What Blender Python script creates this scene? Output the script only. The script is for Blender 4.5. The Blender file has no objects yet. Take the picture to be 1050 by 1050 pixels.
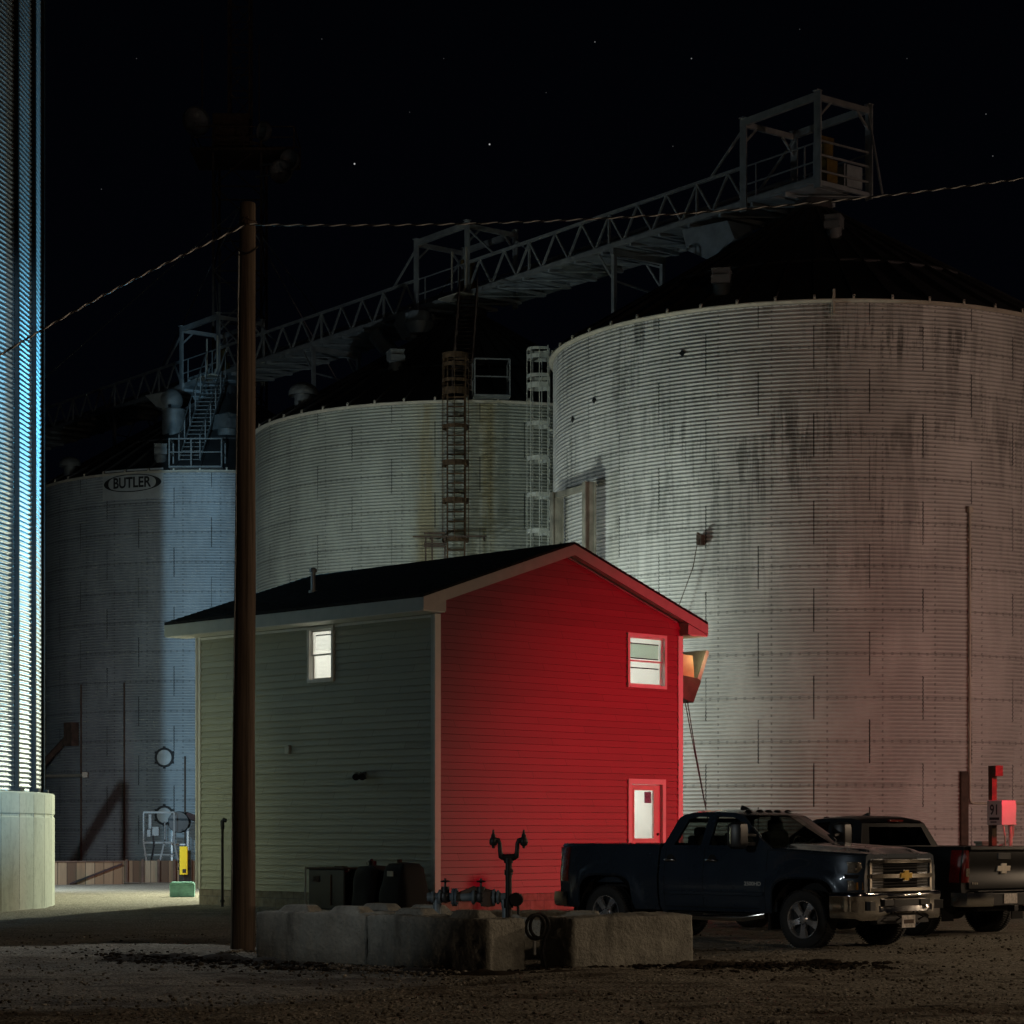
import bpy, bmesh, math, random
import numpy as np
from mathutils import Vector, Matrix, noise
random.seed(7)
S = bpy.context.scene
COL = S.collection
PI = math.pi
F, CX, HY, CH = 2300.0, 525.0, 853.0, 1.6      # focal in photo pixels, principal column, horizon row, camera height

def at(x, y, Y):
    return Vector(((x - CX) / F * Y, Y, CH + (HY - y) / F * Y))

# ---------------------------------------------------------------- object helpers
def tag(o, label=None, cat=None, group=None, kind=None):
    if label: o['label'] = label
    if cat: o['category'] = cat
    if group: o['group'] = group
    if kind: o['kind'] = kind
    return o

def thing(name, label, cat, loc=(0, 0, 0), rz=0.0, group=None):
    o = bpy.data.objects.new(name, None)
    COL.objects.link(o)
    o.empty_display_size = 0.2
    o.location = loc
    o.rotation_euler = (0, 0, rz)
    return tag(o, label, cat, group)

def holder(name, parent, loc=(0, 0, 0), rot=(0, 0, 0)):
    o = bpy.data.objects.new(name, None)
    COL.objects.link(o)
    o.empty_display_size = 0.1
    o.parent = parent
    o.location = loc
    o.rotation_euler = rot
    return o

class MB:
    def __init__(self):
        self.v = []
        self.f = []
    def add(self, vs, fs):
        n = len(self.v)
        self.v.extend([tuple(p) for p in vs])
        self.f.extend([tuple(i + n for i in f) for f in fs])
        return self
    def box(self, c, s, m=None, rz=0.0):
        hx, hy, hz = s[0] / 2, s[1] / 2, s[2] / 2
        R = m if m is not None else Matrix.Rotation(rz, 3, 'Z')
        c = Vector(c)
        vs = [c + R @ Vector((x * hx, y * hy, z * hz)) for x in (-1, 1) for y in (-1, 1) for z in (-1, 1)]
        return self.add(vs, [(0, 1, 3, 2), (4, 6, 7, 5), (0, 4, 5, 1), (2, 3, 7, 6), (0, 2, 6, 4), (1, 5, 7, 3)])
    def bar(self, p, q, w, h=None, up=(0, 0, 1)):
        p, q = Vector(p), Vector(q)
        h = w if h is None else h
        d = q - p
        L = d.length
        if L < 1e-6: return self
        d /= L
        u = Vector(up)
        if abs(d.dot(u)) > 0.99: u = Vector((1, 0, 0))
        a = d.cross(u).normalized()
        b = a.cross(d)
        R = Matrix((d, a, b)).transposed()
        return self.box((p + q) / 2, (L, w, h), R)
    def tube(self, pts, r, n=8, closed=False, cap=True):
        pts = [Vector(p) for p in pts]
        N = len(pts)
        rs = r if isinstance(r, (list, tuple)) else [r] * N
        t0 = (pts[1] - pts[0]).normalized()
        ref = Vector((0, 0, 1)) if abs(t0.z) < 0.9 else Vector((1, 0, 0))
        a = t0.cross(ref).normalized()
        vs, fs = [], []
        for i in range(N):
            if closed: t = (pts[(i + 1) % N] - pts[i - 1]).normalized()
            elif i == 0: t = (pts[1] - pts[0]).normalized()
            elif i == N - 1: t = (pts[-1] - pts[-2]).normalized()
            else: t = (pts[i + 1] - pts[i - 1]).normalized()
            a = (a - t * a.dot(t)).normalized()
            b = t.cross(a)
            for k in range(n):
                an = 2 * PI * k / n
                vs.append(pts[i] + (a * math.cos(an) + b * math.sin(an)) * rs[i])
        M = N if closed else N - 1
        for i in range(M):
            j = (i + 1) % N
            for k in range(n):
                k2 = (k + 1) % n
                fs.append((i * n + k, i * n + k2, j * n + k2, j * n + k))
        if cap and not closed:
            fs.append(tuple(range(n - 1, -1, -1)))
            fs.append(tuple((N - 1) * n + k for k in range(n)))
        return self.add(vs, fs)
    def lathe(self, prof, n=24, m=None, a0=0.0, a1=2 * PI):
        """prof: (radius, z) list, spun round z; m: 4x4 placed after"""
        full = abs(a1 - a0 - 2 * PI) < 1e-6
        K = n if full else n + 1
        vs, fs = [], []
        for (r, z) in prof:
            for k in range(K):
                an = a0 + (a1 - a0) * k / n
                p = Vector((r * math.cos(an), r * math.sin(an), z))
                vs.append(m @ p if m is not None else p)
        for i in range(len(prof) - 1):
            for k in range(n):
                k2 = (k + 1) % K
                fs.append((i * K + k, i * K + k2, (i + 1) * K + k2, (i + 1) * K + k))
        return self.add(vs, fs)
    def grid(self, rows, close=False):
        R, K = len(rows), len(rows[0])
        vs = [p for row in rows for p in row]
        fs = []
        for i in range(R - 1):
            for k in range(K if close else K - 1):
                k2 = (k + 1) % K
                fs.append((i * K + k, i * K + k2, (i + 1) * K + k2, (i + 1) * K + k))
        return self.add(vs, fs)
    def prism(self, poly, d0, d1, fn):
        """poly of 2D points, extruded from d0 to d1; fn(a, b, d) -> 3D"""
        n = len(poly)
        vs = [fn(a, b, d0) for a, b in poly] + [fn(a, b, d1) for a, b in poly]
        fs = [tuple(range(n - 1, -1, -1)), tuple(range(n, 2 * n))]
        for i in range(n):
            j = (i + 1) % n
            fs.append((i, j, n + j, n + i))
        return self.add(vs, fs)
    def build(self, name, mat, parent=None, smooth=None, bevel=0.0, loc=None, seg=2):
        me = bpy.data.meshes.new(name)
        me.from_pydata([tuple(p) for p in self.v], [], self.f)
        me.validate()
        bm = bmesh.new()
        bm.from_mesh(me)
        bmesh.ops.recalc_face_normals(bm, faces=bm.faces)
        bm.to_mesh(me)
        bm.free()
        return self._link(name, me, mat, parent, smooth, bevel, loc, seg)
    def _link(self, name, me, mat, parent, smooth, bevel, loc, seg=2):
        o = bpy.data.objects.new(name, me)
        COL.objects.link(o)
        if mat is not None: me.materials.append(mat)
        if parent is not None: o.parent = parent
        if loc is not None: o.location = loc
        if bevel:
            b = o.modifiers.new('bevel', 'BEVEL')
            b.width = bevel
            b.segments = seg
            b.limit_method = 'ANGLE'
            b.angle_limit = math.radians(40)
        if smooth:
            me.shade_smooth()
            me.set_sharp_from_angle(angle=math.radians(smooth))
        return o

def text_mesh(body, size, extrude=0.0, offset=0.0, align='CENTER'):
    cu = bpy.data.curves.new('lettering', 'FONT')
    cu.body = body
    cu.size = size
    cu.extrude = extrude
    cu.offset = offset
    cu.align_x = align
    cu.align_y = 'CENTER'
    ob = bpy.data.objects.new('lettering', cu)
    COL.objects.link(ob)
    dg = bpy.context.evaluated_depsgraph_get()
    me = bpy.data.meshes.new_from_object(ob.evaluated_get(dg))
    vs = [v.co.copy() for v in me.vertices]
    fs = [tuple(p.vertices) for p in me.polygons]
    bpy.data.objects.remove(ob)
    bpy.data.curves.remove(cu)
    return vs, fs

# ---------------------------------------------------------------- materials
class NT:
    def __init__(self, name):
        self.m = bpy.data.materials.new(name)
        self.m.use_nodes = True
        self.t = self.m.node_tree
        self.t.nodes.clear()
        self.out = self.t.nodes.new('ShaderNodeOutputMaterial')
    def n(self, typ, **kw):
        nd = self.t.nodes.new(typ)
        for k, v in kw.items(): setattr(nd, k, v)
        return nd
    def link(self, a, b): self.t.links.new(a, b)
    def put(self, sock, val):
        if isinstance(val, bpy.types.NodeSocket): self.link(val, sock)
        else:
            if hasattr(sock.default_value, '__len__') and not hasattr(val, '__len__'):
                val = [val] * len(sock.default_value)
            if hasattr(val, '__len__') and hasattr(sock.default_value, '__len__') and len(val) == 3 and len(sock.default_value) == 4:
                val = (*val, 1)
            sock.default_value = val
    def math(self, op, a, b=None, c=None, clamp=False):
        nd = self.n('ShaderNodeMath', operation=op, use_clamp=clamp)
        self.put(nd.inputs[0], a)
        if b is not None: self.put(nd.inputs[1], b)
        if c is not None: self.put(nd.inputs[2], c)
        return nd.outputs[0]
    def coord(self, which='Object'):
        return self.n('ShaderNodeTexCoord').outputs[which]
    def map(self, vec, scale=(1, 1, 1), loc=(0, 0, 0), rot=(0, 0, 0)):
        nd = self.n('ShaderNodeMapping')
        self.put(nd.inputs[0], vec)
        nd.inputs['Scale'].default_value = scale
        nd.inputs['Location'].default_value = loc
        nd.inputs['Rotation'].default_value = rot
        return nd.outputs[0]
    def noise(self, vec, scale=5, detail=4, rough=0.55, dist=0.0):
        nd = self.n('ShaderNodeTexNoise')
        self.put(nd.inputs['Vector'], vec)
        nd.inputs['Scale'].default_value = scale
        nd.inputs['Detail'].default_value = detail
        nd.inputs['Roughness'].default_value = rough
        nd.inputs['Distortion'].default_value = dist
        return nd.outputs[0]
    def voronoi(self, vec, scale=5, feature='F1'):
        nd = self.n('ShaderNodeTexVoronoi', feature=feature)
        self.put(nd.inputs['Vector'], vec)
        nd.inputs['Scale'].default_value = scale
        return nd
    def ramp(self, fac, stops):
        nd = self.n('ShaderNodeValToRGB')
        self.put(nd.inputs[0], fac)
        el = nd.color_ramp.elements
        while len(el) < len(stops): el.new(0.5)
        for e, (p, c) in zip(el, stops):
            e.position = p
            e.color = (*c, 1) if hasattr(c, '__len__') else (c, c, c, 1)
        return nd.outputs[0]
    def mix(self, fac, a, b, blend='MIX'):
        nd = self.n('ShaderNodeMix', data_type='RGBA', blend_type=blend)
        self.put(nd.inputs[0], fac)
        self.put(nd.inputs[6], a)
        self.put(nd.inputs[7], b)
        return nd.outputs[2]
    def smooth(self, x, a, b):
        nd = self.n('ShaderNodeMapRange', interpolation_type='SMOOTHSTEP')
        self.put(nd.inputs[0], x)
        nd.inputs[1].default_value = a
        nd.inputs[2].default_value = b
        return nd.outputs[0]
    def bump(self, h, strength=0.3, dist=0.02, normal=None):
        nd = self.n('ShaderNodeBump')
        self.put(nd.inputs['Height'], h)
        nd.inputs['Strength'].default_value = strength
        nd.inputs['Distance'].default_value = dist
        if normal is not None: self.link(normal, nd.inputs['Normal'])
        return nd.outputs[0]
    def bsdf(self, color, rough=0.6, metal=0.0, normal=None, coat=0.0, spec=None):
        nd = self.n('ShaderNodeBsdfPrincipled')
        self.put(nd.inputs['Base Color'], color)
        self.put(nd.inputs['Roughness'], rough)
        self.put(nd.inputs['Metallic'], metal)
        if coat:
            nd.inputs['Coat Weight'].default_value = coat
            nd.inputs['Coat Roughness'].default_value = 0.05
        if spec is not None: nd.inputs['Specular IOR Level'].default_value = spec
        if normal is not None: self.link(normal, nd.inputs['Normal'])
        self.link(nd.outputs[0], self.out.inputs[0])
        return nd

def plain(name, col, rough=0.6, metal=0.0, var=0.12, scale=6.0, bump=0.0, coat=0.0, spec=None):
    k = NT(name)
    c = k.coord()
    nz = k.noise(c, scale, 5)
    dark = tuple(x * (1 - var) for x in col)
    lite = tuple(min(1, x * (1 + var)) for x in col)
    colr = k.ramp(nz, [(0.3, dark), (0.7, lite)])
    r = k.math('ADD', k.math('MULTIPLY', nz, 0.16), rough - 0.08, clamp=True)
    nrm = k.bump(k.noise(c, scale * 6, 4), bump, 0.01) if bump else None
    k.bsdf(colr, r, metal, nrm, coat, spec)
    return k.m

def emit(name, col, strength):
    k = NT(name)
    e = k.n('ShaderNodeEmission')
    k.put(e.inputs[0], col)
    e.inputs[1].default_value = strength
    k.link(e.outputs[0], k.out.inputs[0])
    return k.m

def glass(name, tint, ior=1.45, rough=0.0):
    k = NT(name)
    tr = k.n('ShaderNodeBsdfTransparent')
    k.put(tr.inputs[0], tint)
    gl = k.n('ShaderNodeBsdfGlossy')
    gl.inputs['Roughness'].default_value = rough
    lw = k.n('ShaderNodeLayerWeight')
    lw.inputs[0].default_value = 0.5
    fac = k.math('MULTIPLY_ADD', k.math('POWER', lw.outputs['Facing'], 4.0), 0.75, 0.045 * ior / 1.45, clamp=True)
    mx = k.n('ShaderNodeMixShader')
    k.link(fac, mx.inputs[0])
    k.link(tr.outputs[0], mx.inputs[1])
    k.link(gl.outputs[0], mx.inputs[2])
    k.link(mx.outputs[0], k.out.inputs[0])
    return k.m

RING, SHEET = 1.118, 2.84
def bin_steel(name, R, base, tone, stain, metal, rough, rust=0.0, rust_angle=0.0, seams=True):
    k = NT(name)
    co = k.coord()
    sep = k.n('ShaderNodeSeparateXYZ')
    k.link(co, sep.inputs[0])
    ang = k.math('ARCTAN2', sep.outputs[1], sep.outputs[0])
    u = k.math('MULTIPLY', ang, R / SHEET)
    v = k.math('DIVIDE', sep.outputs[2], RING)
    ring = k.math('FLOOR', v)
    odd = k.math('MODULO', ring, 2.0)
    us = k.math('ADD', u, k.math('MULTIPLY', odd, 0.5))
    fu = k.math('FRACT', k.math('ADD', us, 100.0))
    fv = k.math('FRACT', v)
    # unrolled coordinates in metres
    cmb = k.n('ShaderNodeCombineXYZ')
    k.link(k.math('MULTIPLY', ang, R), cmb.inputs[0])
    k.link(sep.outputs[2], cmb.inputs[1])
    uv = cmb.outputs[0]
    # sheet tone
    cell = k.n('ShaderNodeCombineXYZ')
    k.link(k.math('FLOOR', us), cell.inputs[0])
    k.link(ring, cell.inputs[1])
    wn = k.n('ShaderNodeTexWhiteNoise')
    k.link(cell.outputs[0], wn.inputs[0])
    tonev = k.math('MULTIPLY_ADD', wn.outputs[0], tone, 1 - tone / 2)
    big = k.noise(k.map(uv, (0.35, 0.2, 1)), 1.0, 5, 0.6)
    tonev = k.math('MULTIPLY', tonev, k.math('MULTIPLY_ADD', big, 0.35, 0.83))
    col = k.mix(1.0, base, k.ramp(tonev, [(0, 0.0), (1, 1.0)]), 'MULTIPLY')
    # streaks of dirt running down from the eave
    st = k.noise(k.map(uv, (5.5, 0.42, 1)), 1.0, 7, 0.72, 0.3)
    stb = k.noise(k.map(uv, (1.6, 0.35, 1), (8.1, 2.2, 0)), 1.0, 5, 0.65, 0.2)
    st2 = k.noise(k.map(uv, (0.30, 0.20, 1), (3.3, 1.7, 0)), 1.0, 4, 0.55)
    hgt = k.smooth(sep.outputs[2], 5.0, 13.5)
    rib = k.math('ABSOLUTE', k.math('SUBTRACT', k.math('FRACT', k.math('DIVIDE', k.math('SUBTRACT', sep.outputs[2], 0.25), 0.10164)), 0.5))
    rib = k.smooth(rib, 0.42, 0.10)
    blob = k.math('MULTIPLY', k.smooth(st2, 0.40, 0.52), k.math('MULTIPLY_ADD', k.smooth(wn.outputs[0], 0.25, 0.7), 0.55, 0.55))
    sm = k.math('ADD', k.math('MULTIPLY', k.smooth(st, 0.48, 0.60), 0.9), k.math('MULTIPLY', k.smooth(stb, 0.52, 0.62), 0.75), clamp=True)
    sm = k.math('MULTIPLY', sm, k.math('MULTIPLY_ADD', rib, 0.5, 0.5))
    sm = k.math('MULTIPLY', k.math('MULTIPLY', sm, blob), k.math('MULTIPLY', hgt, stain), clamp=True)
    col = k.mix(sm, col, (0.035, 0.036, 0.032))
    rib_dark = k.math('MULTIPLY', k.math('MULTIPLY', rib, k.smooth(k.noise(k.map(uv, (0.7, 0.4, 1), (1.1, 7.7, 0)), 1.0, 5, 0.6), 0.35, 0.6)), 0.48 if stain > 0.1 else 0.25)  # corrugation grooves darker, in patches broken up by noise
    col = k.mix(rib_dark, col, tuple(x * 0.22 for x in base))
    low = k.math('MULTIPLY', k.smooth(k.noise(k.map(uv, (0.8, 0.5, 1)), 1.0, 6, 0.7), 0.5, 0.8), 0.35)
    col = k.mix(low, col, tuple(x * 0.55 for x in base))
    if rust:
        wid = k.math('ABSOLUTE', k.math('SUBTRACT', k.math('MULTIPLY', ang, R), rust_angle * R))
        rn = k.noise(k.map(uv, (1.6, 0.15, 1)), 1.0, 5, 0.65)
        band = k.smooth(k.math('ABSOLUTE', k.math('SUBTRACT', wid, 0.95)), 0.42, 0.05)
        rm = k.math('ADD', k.math('MULTIPLY', band, k.smooth(rn, 0.30, 0.55)), k.math('MULTIPLY', k.smooth(wid, 2.4, 0.1), k.math('MULTIPLY', k.smooth(rn, 0.45, 0.65), 0.5)), clamp=True)
        col = k.mix(k.math('MULTIPLY', rm, rust, clamp=True), col, (0.24, 0.175, 0.05))
    if seams:
        sv = k.math('LESS_THAN', k.math('ABSOLUTE', k.math('SUBTRACT', fu, 0.5)), 0.0062)
        sn = k.smooth(k.noise(k.map(uv, (1.1, 0.9, 1)), 1.0, 3), 0.3, 0.6)
        sh = k.math('LESS_THAN', k.math('ABSOLUTE', k.math('SUBTRACT', fv, 0.5)), 0.012)
        sh = k.math('MULTIPLY', sh, 0.42)
        # bolts: dots along rings and along two columns of each sheet
        bu = k.math('ABSOLUTE', k.math('SUBTRACT', k.math('FRACT', k.math('MULTIPLY', k.math('ADD', u, 100.0), 12.0)), 0.5))
        bv = k.math('LESS_THAN', k.math('ABSOLUTE', k.math('SUBTRACT', fv, 0.5)), 0.03)
        d1 = k.math('MULTIPLY', k.math('LESS_THAN', bu, 0.14), bv)
        cu_ = k.math('ABSOLUTE', k.math('SUBTRACT', k.math('FRACT', k.math('MULTIPLY', k.math('ADD', u, 100.13), 2.0)), 0.5))
        cv_ = k.math('ABSOLUTE', k.math('SUBTRACT', k.math('FRACT', k.math('MULTIPLY', v, 5.5)), 0.5))
        d2 = k.math('MULTIPLY', k.math('LESS_THAN', cu_, 0.016), k.math('LESS_THAN', cv_, 0.16))
        line = k.math('MAXIMUM', k.math('MULTIPLY', sv, k.math('MULTIPLY_ADD', sn, 0.5, 0.45)), k.math('MAXIMUM', sh, k.math('MULTIPLY', k.math('MAXIMUM', d1, d2), 0.46)))
        col = k.mix(line, col, (0.02, 0.02, 0.018))
    nb = k.noise(co, 9, 4)
    r = k.math('MULTIPLY_ADD', nb, 0.25, rough - 0.12, clamp=True)
    k.bsdf(col, r, metal, k.bump(k.noise(k.map(uv, (1.2, 3, 1)), 1.5, 4), 0.15, 0.02))
    return k.m

M = {}
M['galv'] = plain('galvanised_steel', (0.42, 0.44, 0.44), 0.5, 0.6, 0.2, 3)
M['galv_blue'] = plain('dull_zinc_steel', (0.34, 0.38, 0.40), 0.55, 0.4, 0.2, 3)
M['stiffener'] = plain('dark_stiffener_steel', (0.022, 0.024, 0.026), 0.9, 0.0, 0.25, 5, spec=0.15)
M['galv_dark'] = plain('dark_weathered_zinc', (0.17, 0.18, 0.18), 0.6, 0.3, 0.25, 4)
M['roof_steel'] = plain('weathered_roof_steel', (0.055, 0.054, 0.055), 0.65, 0.3, 0.35, 1.3)
M['rusty'] = plain('rusty_steel', (0.075, 0.042, 0.02), 0.85, 0.05, 0.5, 8, 0.2)
M['rusty_light'] = plain('rust_stained_grey_steel', (0.24, 0.22, 0.18), 0.75, 0.1, 0.4, 3, 0.1)
M['rusty_dark'] = plain('dark_rusty_steel', (0.09, 0.06, 0.045), 0.85, 0.15, 0.4, 5, 0.2)
M['white_steel'] = plain('chalky_white_steel', (0.40, 0.41, 0.375), 0.6, 0.0, 0.18, 6)
M['black_iron'] = plain('black_iron', (0.02, 0.021, 0.023), 0.45, 0.3, 0.4, 9, 0.15)
M['blue_iron'] = plain('blue_grey_painted_iron', (0.14, 0.18, 0.21), 0.45, 0.2, 0.3, 9, 0.1)
M['black_rubber'] = plain('tyre_rubber', (0.018, 0.018, 0.018), 0.8, 0, 0.3, 20, 0.2)
M['black_plastic'] = plain('black_plastic', (0.011, 0.011, 0.012), 0.4, 0, 0.25, 12)
M['matte_black'] = plain('matt_black_cover', (0.008, 0.008, 0.009), 0.85, 0, 0.3, 8)
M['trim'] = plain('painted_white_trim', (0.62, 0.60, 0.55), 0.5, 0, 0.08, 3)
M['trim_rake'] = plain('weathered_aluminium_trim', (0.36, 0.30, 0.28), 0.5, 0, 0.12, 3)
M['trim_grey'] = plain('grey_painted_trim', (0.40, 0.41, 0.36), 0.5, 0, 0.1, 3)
M['soffit'] = plain('white_soffit_board', (0.66, 0.65, 0.6), 0.55, 0, 0.08, 3)
M['door'] = plain('painted_steel_door', (0.55, 0.40, 0.36), 0.45, 0, 0.08, 4)
M['room'] = plain('white_interior_paint', (0.78, 0.78, 0.74), 0.7, 0, 0.04, 2)
M['room_tile'] = plain('pale_green_blind', (0.42, 0.62, 0.50), 0.6, 0, 0.06, 2)
M['room_lamp'] = emit('fluorescent_tube_light', (1.0, 0.98, 0.93), 8.5)
def blind_cloth(name='thin_green_blind', c1=(0.43, 0.63, 0.53), c2=(0.36, 0.58, 0.48)):
    k = NT(name)
    df = k.n('ShaderNodeBsdfDiffuse')
    k.put(df.inputs[0], k.ramp(k.noise(k.coord(), 5, 3), [(0.3, tuple(x * 0.93 for x in c1)), (0.7, c1)]))
    tl = k.n('ShaderNodeBsdfTranslucent')
    k.put(tl.inputs[0], c2)
    mx = k.n('ShaderNodeMixShader')
    mx.inputs[0].default_value = 0.6
    k.link(df.outputs[0], mx.inputs[1])
    k.link(tl.outputs[0], mx.inputs[2])
    k.link(mx.outputs[0], k.out.inputs[0])
    return k.m
M['room_tile'] = blind_cloth()
M['blind_white'] = blind_cloth('thin_white_blind', (0.62, 0.64, 0.62), (0.85, 0.86, 0.82))
M['paper'] = plain('printed_paper', (0.20, 0.22, 0.34), 0.7, 0, 0.5, 30)
M['window_glass'] = glass('window_glass', (0.97, 0.98, 0.97))
M['car_glass'] = glass('tinted_car_glass', (0.34, 0.38, 0.36), 1.5)
M['dark_glass'] = glass('privacy_car_glass', (0.05, 0.055, 0.055), 1.5)
M['chrome'] = plain('chrome', (0.78, 0.77, 0.75), 0.09, 1.0, 0.04, 5)
M['chrome_soft'] = plain('worn_chrome', (0.62, 0.61, 0.58), 0.17, 1.0, 0.08, 4)
M['alloy'] = plain('polished_alloy', (0.72, 0.72, 0.74), 0.28, 0.85, 0.06, 6)
M['gold'] = plain('gold_emblem', (0.72, 0.47, 0.09), 0.3, 0.6, 0.1, 20)
M['emblem_grey'] = plain('worn_silver_emblem', (0.62, 0.56, 0.48), 0.35, 0.5, 0.1, 20)
M['navy_paint'] = plain('navy_car_paint', (0.026, 0.040, 0.060), 0.28, 0.3, 0.06, 2, 0, 1.0)
M['black_paint'] = plain('black_car_paint', (0.007, 0.007, 0.008), 0.4, 0.0, 0.1, 2, 0, 0.12, spec=0.25)
M['gap'] = plain('panel_gap_shadow_rubber', (0.004, 0.004, 0.004), 0.9, 0, 0.1, 5)
M['lamp_clear'] = plain('headlight_lens', (0.38, 0.34, 0.28), 0.1, 0.75, 0.35, 26, 0.3)
M['lamp_amber'] = plain('amber_lens', (0.55, 0.26, 0.06), 0.12, 0.4, 0.3, 30, 0.3)
M['lamp_red'] = plain('red_lens', (0.13, 0.008, 0.008), 0.12, 0, 0.3, 30, 0.2, 0.6)
M['seat'] = plain('dark_seat_cloth', (0.05, 0.05, 0.052), 0.9, 0, 0.2, 12)
M['plate'] = plain('number_plate', (0.55, 0.50, 0.46), 0.5, 0, 0.4, 22)
M['yellow'] = plain('yellow_marker_plastic', (0.75, 0.60, 0.02), 0.5, 0, 0.08, 6)
M['teal'] = plain('faded_teal_plastic', (0.16, 0.36, 0.30), 0.6, 0, 0.25, 5, 0.1)
M['green_box'] = plain('dull_green_enamel', (0.08, 0.12, 0.09), 0.6, 0, 0.2, 5)
M['motor_yellow'] = plain('faded_yellow_paint', (0.13, 0.085, 0.018), 0.6, 0, 0.3, 7)
M['sign_black'] = plain('black_sign_paint', (0.012, 0.013, 0.014), 0.6, 0, 0.3, 10)
M['sign_red'] = plain('red_sign_paint', (0.45, 0.02, 0.03), 0.5, 0, 0.1, 10)
M['box_white'] = plain('grey_white_enamel', (0.50, 0.51, 0.48), 0.4, 0, 0.05, 8)
M['cable_black'] = plain('black_cable', (0.012, 0.012, 0.012), 0.6, 0, 0.2, 20)
M['cable_bare'] = plain('bare_aluminium_wire', (0.9, 0.91, 0.93), 0.5, 0.15, 0.1, 30)
M['conduit'] = plain('grey_conduit', (0.50, 0.46, 0.38), 0.5, 0.2, 0.15, 4)
M['kerb'] = plain('white_painted_kerb', (0.7, 0.66, 0.64), 0.7, 0, 0.15, 8, 0.2)
M['brown_box'] = plain('brown_painted_sheet', (0.085, 0.065, 0.05), 0.6, 0.1, 0.3, 4)
M['cream_box'] = plain('cream_painted_sheet', (0.55, 0.47, 0.24), 0.55, 0, 0.2, 4)

def concrete(name, base, var=0.25, scale=1.5, stain=0.5, bump=0.35):
    k = NT(name)
    c = k.coord()
    a = k.noise(c, scale, 6, 0.65)
    b = k.noise(c, scale * 9, 5, 0.6)
    col = k.ramp(a, [(0.25, tuple(x * (1 - var) for x in base)), (0.75, tuple(min(1, x * (1 + var)) for x in base))])
    col = k.mix(k.math('MULTIPLY', k.smooth(b, 0.48, 0.75), 0.35), col, tuple(x * 0.5 for x in base))
    run = k.noise(k.map(c, (2.2, 2.2, 0.35)), 1.3, 5, 0.7)
    col = k.mix(k.math('MULTIPLY', k.smooth(run, 0.52, 0.72), stain), col, tuple(x * 0.35 for x in base))
    pits = k.voronoi(c, 34)
    h = k.math('ADD', k.math('MULTIPLY', b, 0.7), k.math('MULTIPLY', k.smooth(pits.outputs[0], 0.0, 0.25), 0.4))
    k.bsdf(col, 0.9, 0, k.bump(h, bump, 0.045), spec=0.25)
    return k.m
M['concrete_base'] = concrete('pale_cast_concrete', (0.60, 0.63, 0.54), 0.12, 1.0, 0.35, 0.2)
M['concrete_block'] = concrete('rough_cast_concrete', (0.30, 0.295, 0.26), 0.4, 2.2, 0.75, 1.0)
M['concrete_old'] = concrete('dirty_old_concrete', (0.20, 0.19, 0.16), 0.3, 1.2, 0.5, 0.4)

def block_wall():
    k = NT('foundation_block_wall')
    c = k.coord()
    br = k.n('ShaderNodeTexBrick')
    sep = k.n('ShaderNodeSeparateXYZ')
    k.link(c, sep.inputs[0])
    cmb = k.n('ShaderNodeCombineXYZ')
    k.link(k.math('ADD', sep.outputs[0], sep.outputs[1]), cmb.inputs[0])
    k.link(sep.outputs[2], cmb.inputs[1])
    k.link(cmb.outputs[0], br.inputs[0])
    br.inputs['Scale'].default_value = 1.0
    br.inputs['Brick Width'].default_value = 0.4
    br.inputs['Row Height'].default_value = 0.2
    br.inputs['Mortar Size'].default_value = 0.012
    br.inputs['Color1'].default_value = (0.27, 0.22, 0.15, 1)
    br.inputs['Color2'].default_value = (0.23, 0.19, 0.13, 1)
    br.inputs['Mortar'].default_value = (0.15, 0.13, 0.10, 1)
    col = k.mix(0.35, br.outputs[0], k.ramp(k.noise(c, 7, 5), [(0.3, 0.05), (0.7, 0.35)]))
    k.bsdf(col, 0.9, 0, k.bump(k.math('MULTIPLY', br.outputs[1], -1.0), 0.5, 0.01))
    return k.m
M['foundation'] = block_wall()

def siding(name, base, var):
    k = NT(name)
    c = k.coord()
    sep = k.n('ShaderNodeSeparateXYZ')
    k.link(c, sep.inputs[0])
    row = k.math('FLOOR', k.math('DIVIDE', k.math('SUBTRACT', sep.outputs[2], 0.35), 0.138))
    cmb = k.n('ShaderNodeCombineXYZ')
    k.link(row, cmb.inputs[0])
    k.link(k.math('FLOOR', k.math('MULTIPLY', k.math('ADD', k.math('ADD', sep.outputs[0], sep.outputs[1]), k.math('MULTIPLY', row, 1.37)), 0.27)), cmb.inputs[1])
    wn = k.n('ShaderNodeTexWhiteNoise')
    k.link(cmb.outputs[0], wn.inputs[0])
    t = k.math('ADD', k.math('MULTIPLY', wn.outputs[0], 0.17), k.math('MULTIPLY', k.noise(k.map(c, (1, 1, 0.6)), 1.2, 5, 0.6), var))
    col = k.mix(1.0, base, k.ramp(k.math('ADD', t, 0.86 - var * 0.5, clamp=True), [(0, 0.0), (1, 1.0)]), 'MULTIPLY')
    jf = k.math('FRACT', k.math('MULTIPLY', k.math('ADD', k.math('ADD', sep.outputs[0], sep.outputs[1]), k.math('MULTIPLY', row, 1.37)), 0.27))
    col = k.mix(k.math('MULTIPLY', k.math('LESS_THAN', jf, 0.004), 0.6), col, tuple(x * 0.3 for x in base))
    k.bsdf(col, 0.5, 0, k.bump(k.noise(k.map(c, (1.5, 1.5, 30)), 2.5, 3), 0.12, 0.006))
    return k.m
M['siding_red'] = siding('brick_red_lap_siding', (0.28, 0.052, 0.075), 0.25)
M['siding_grey'] = siding('grey_green_lap_siding', (0.33, 0.34, 0.265), 0.16)

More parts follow.
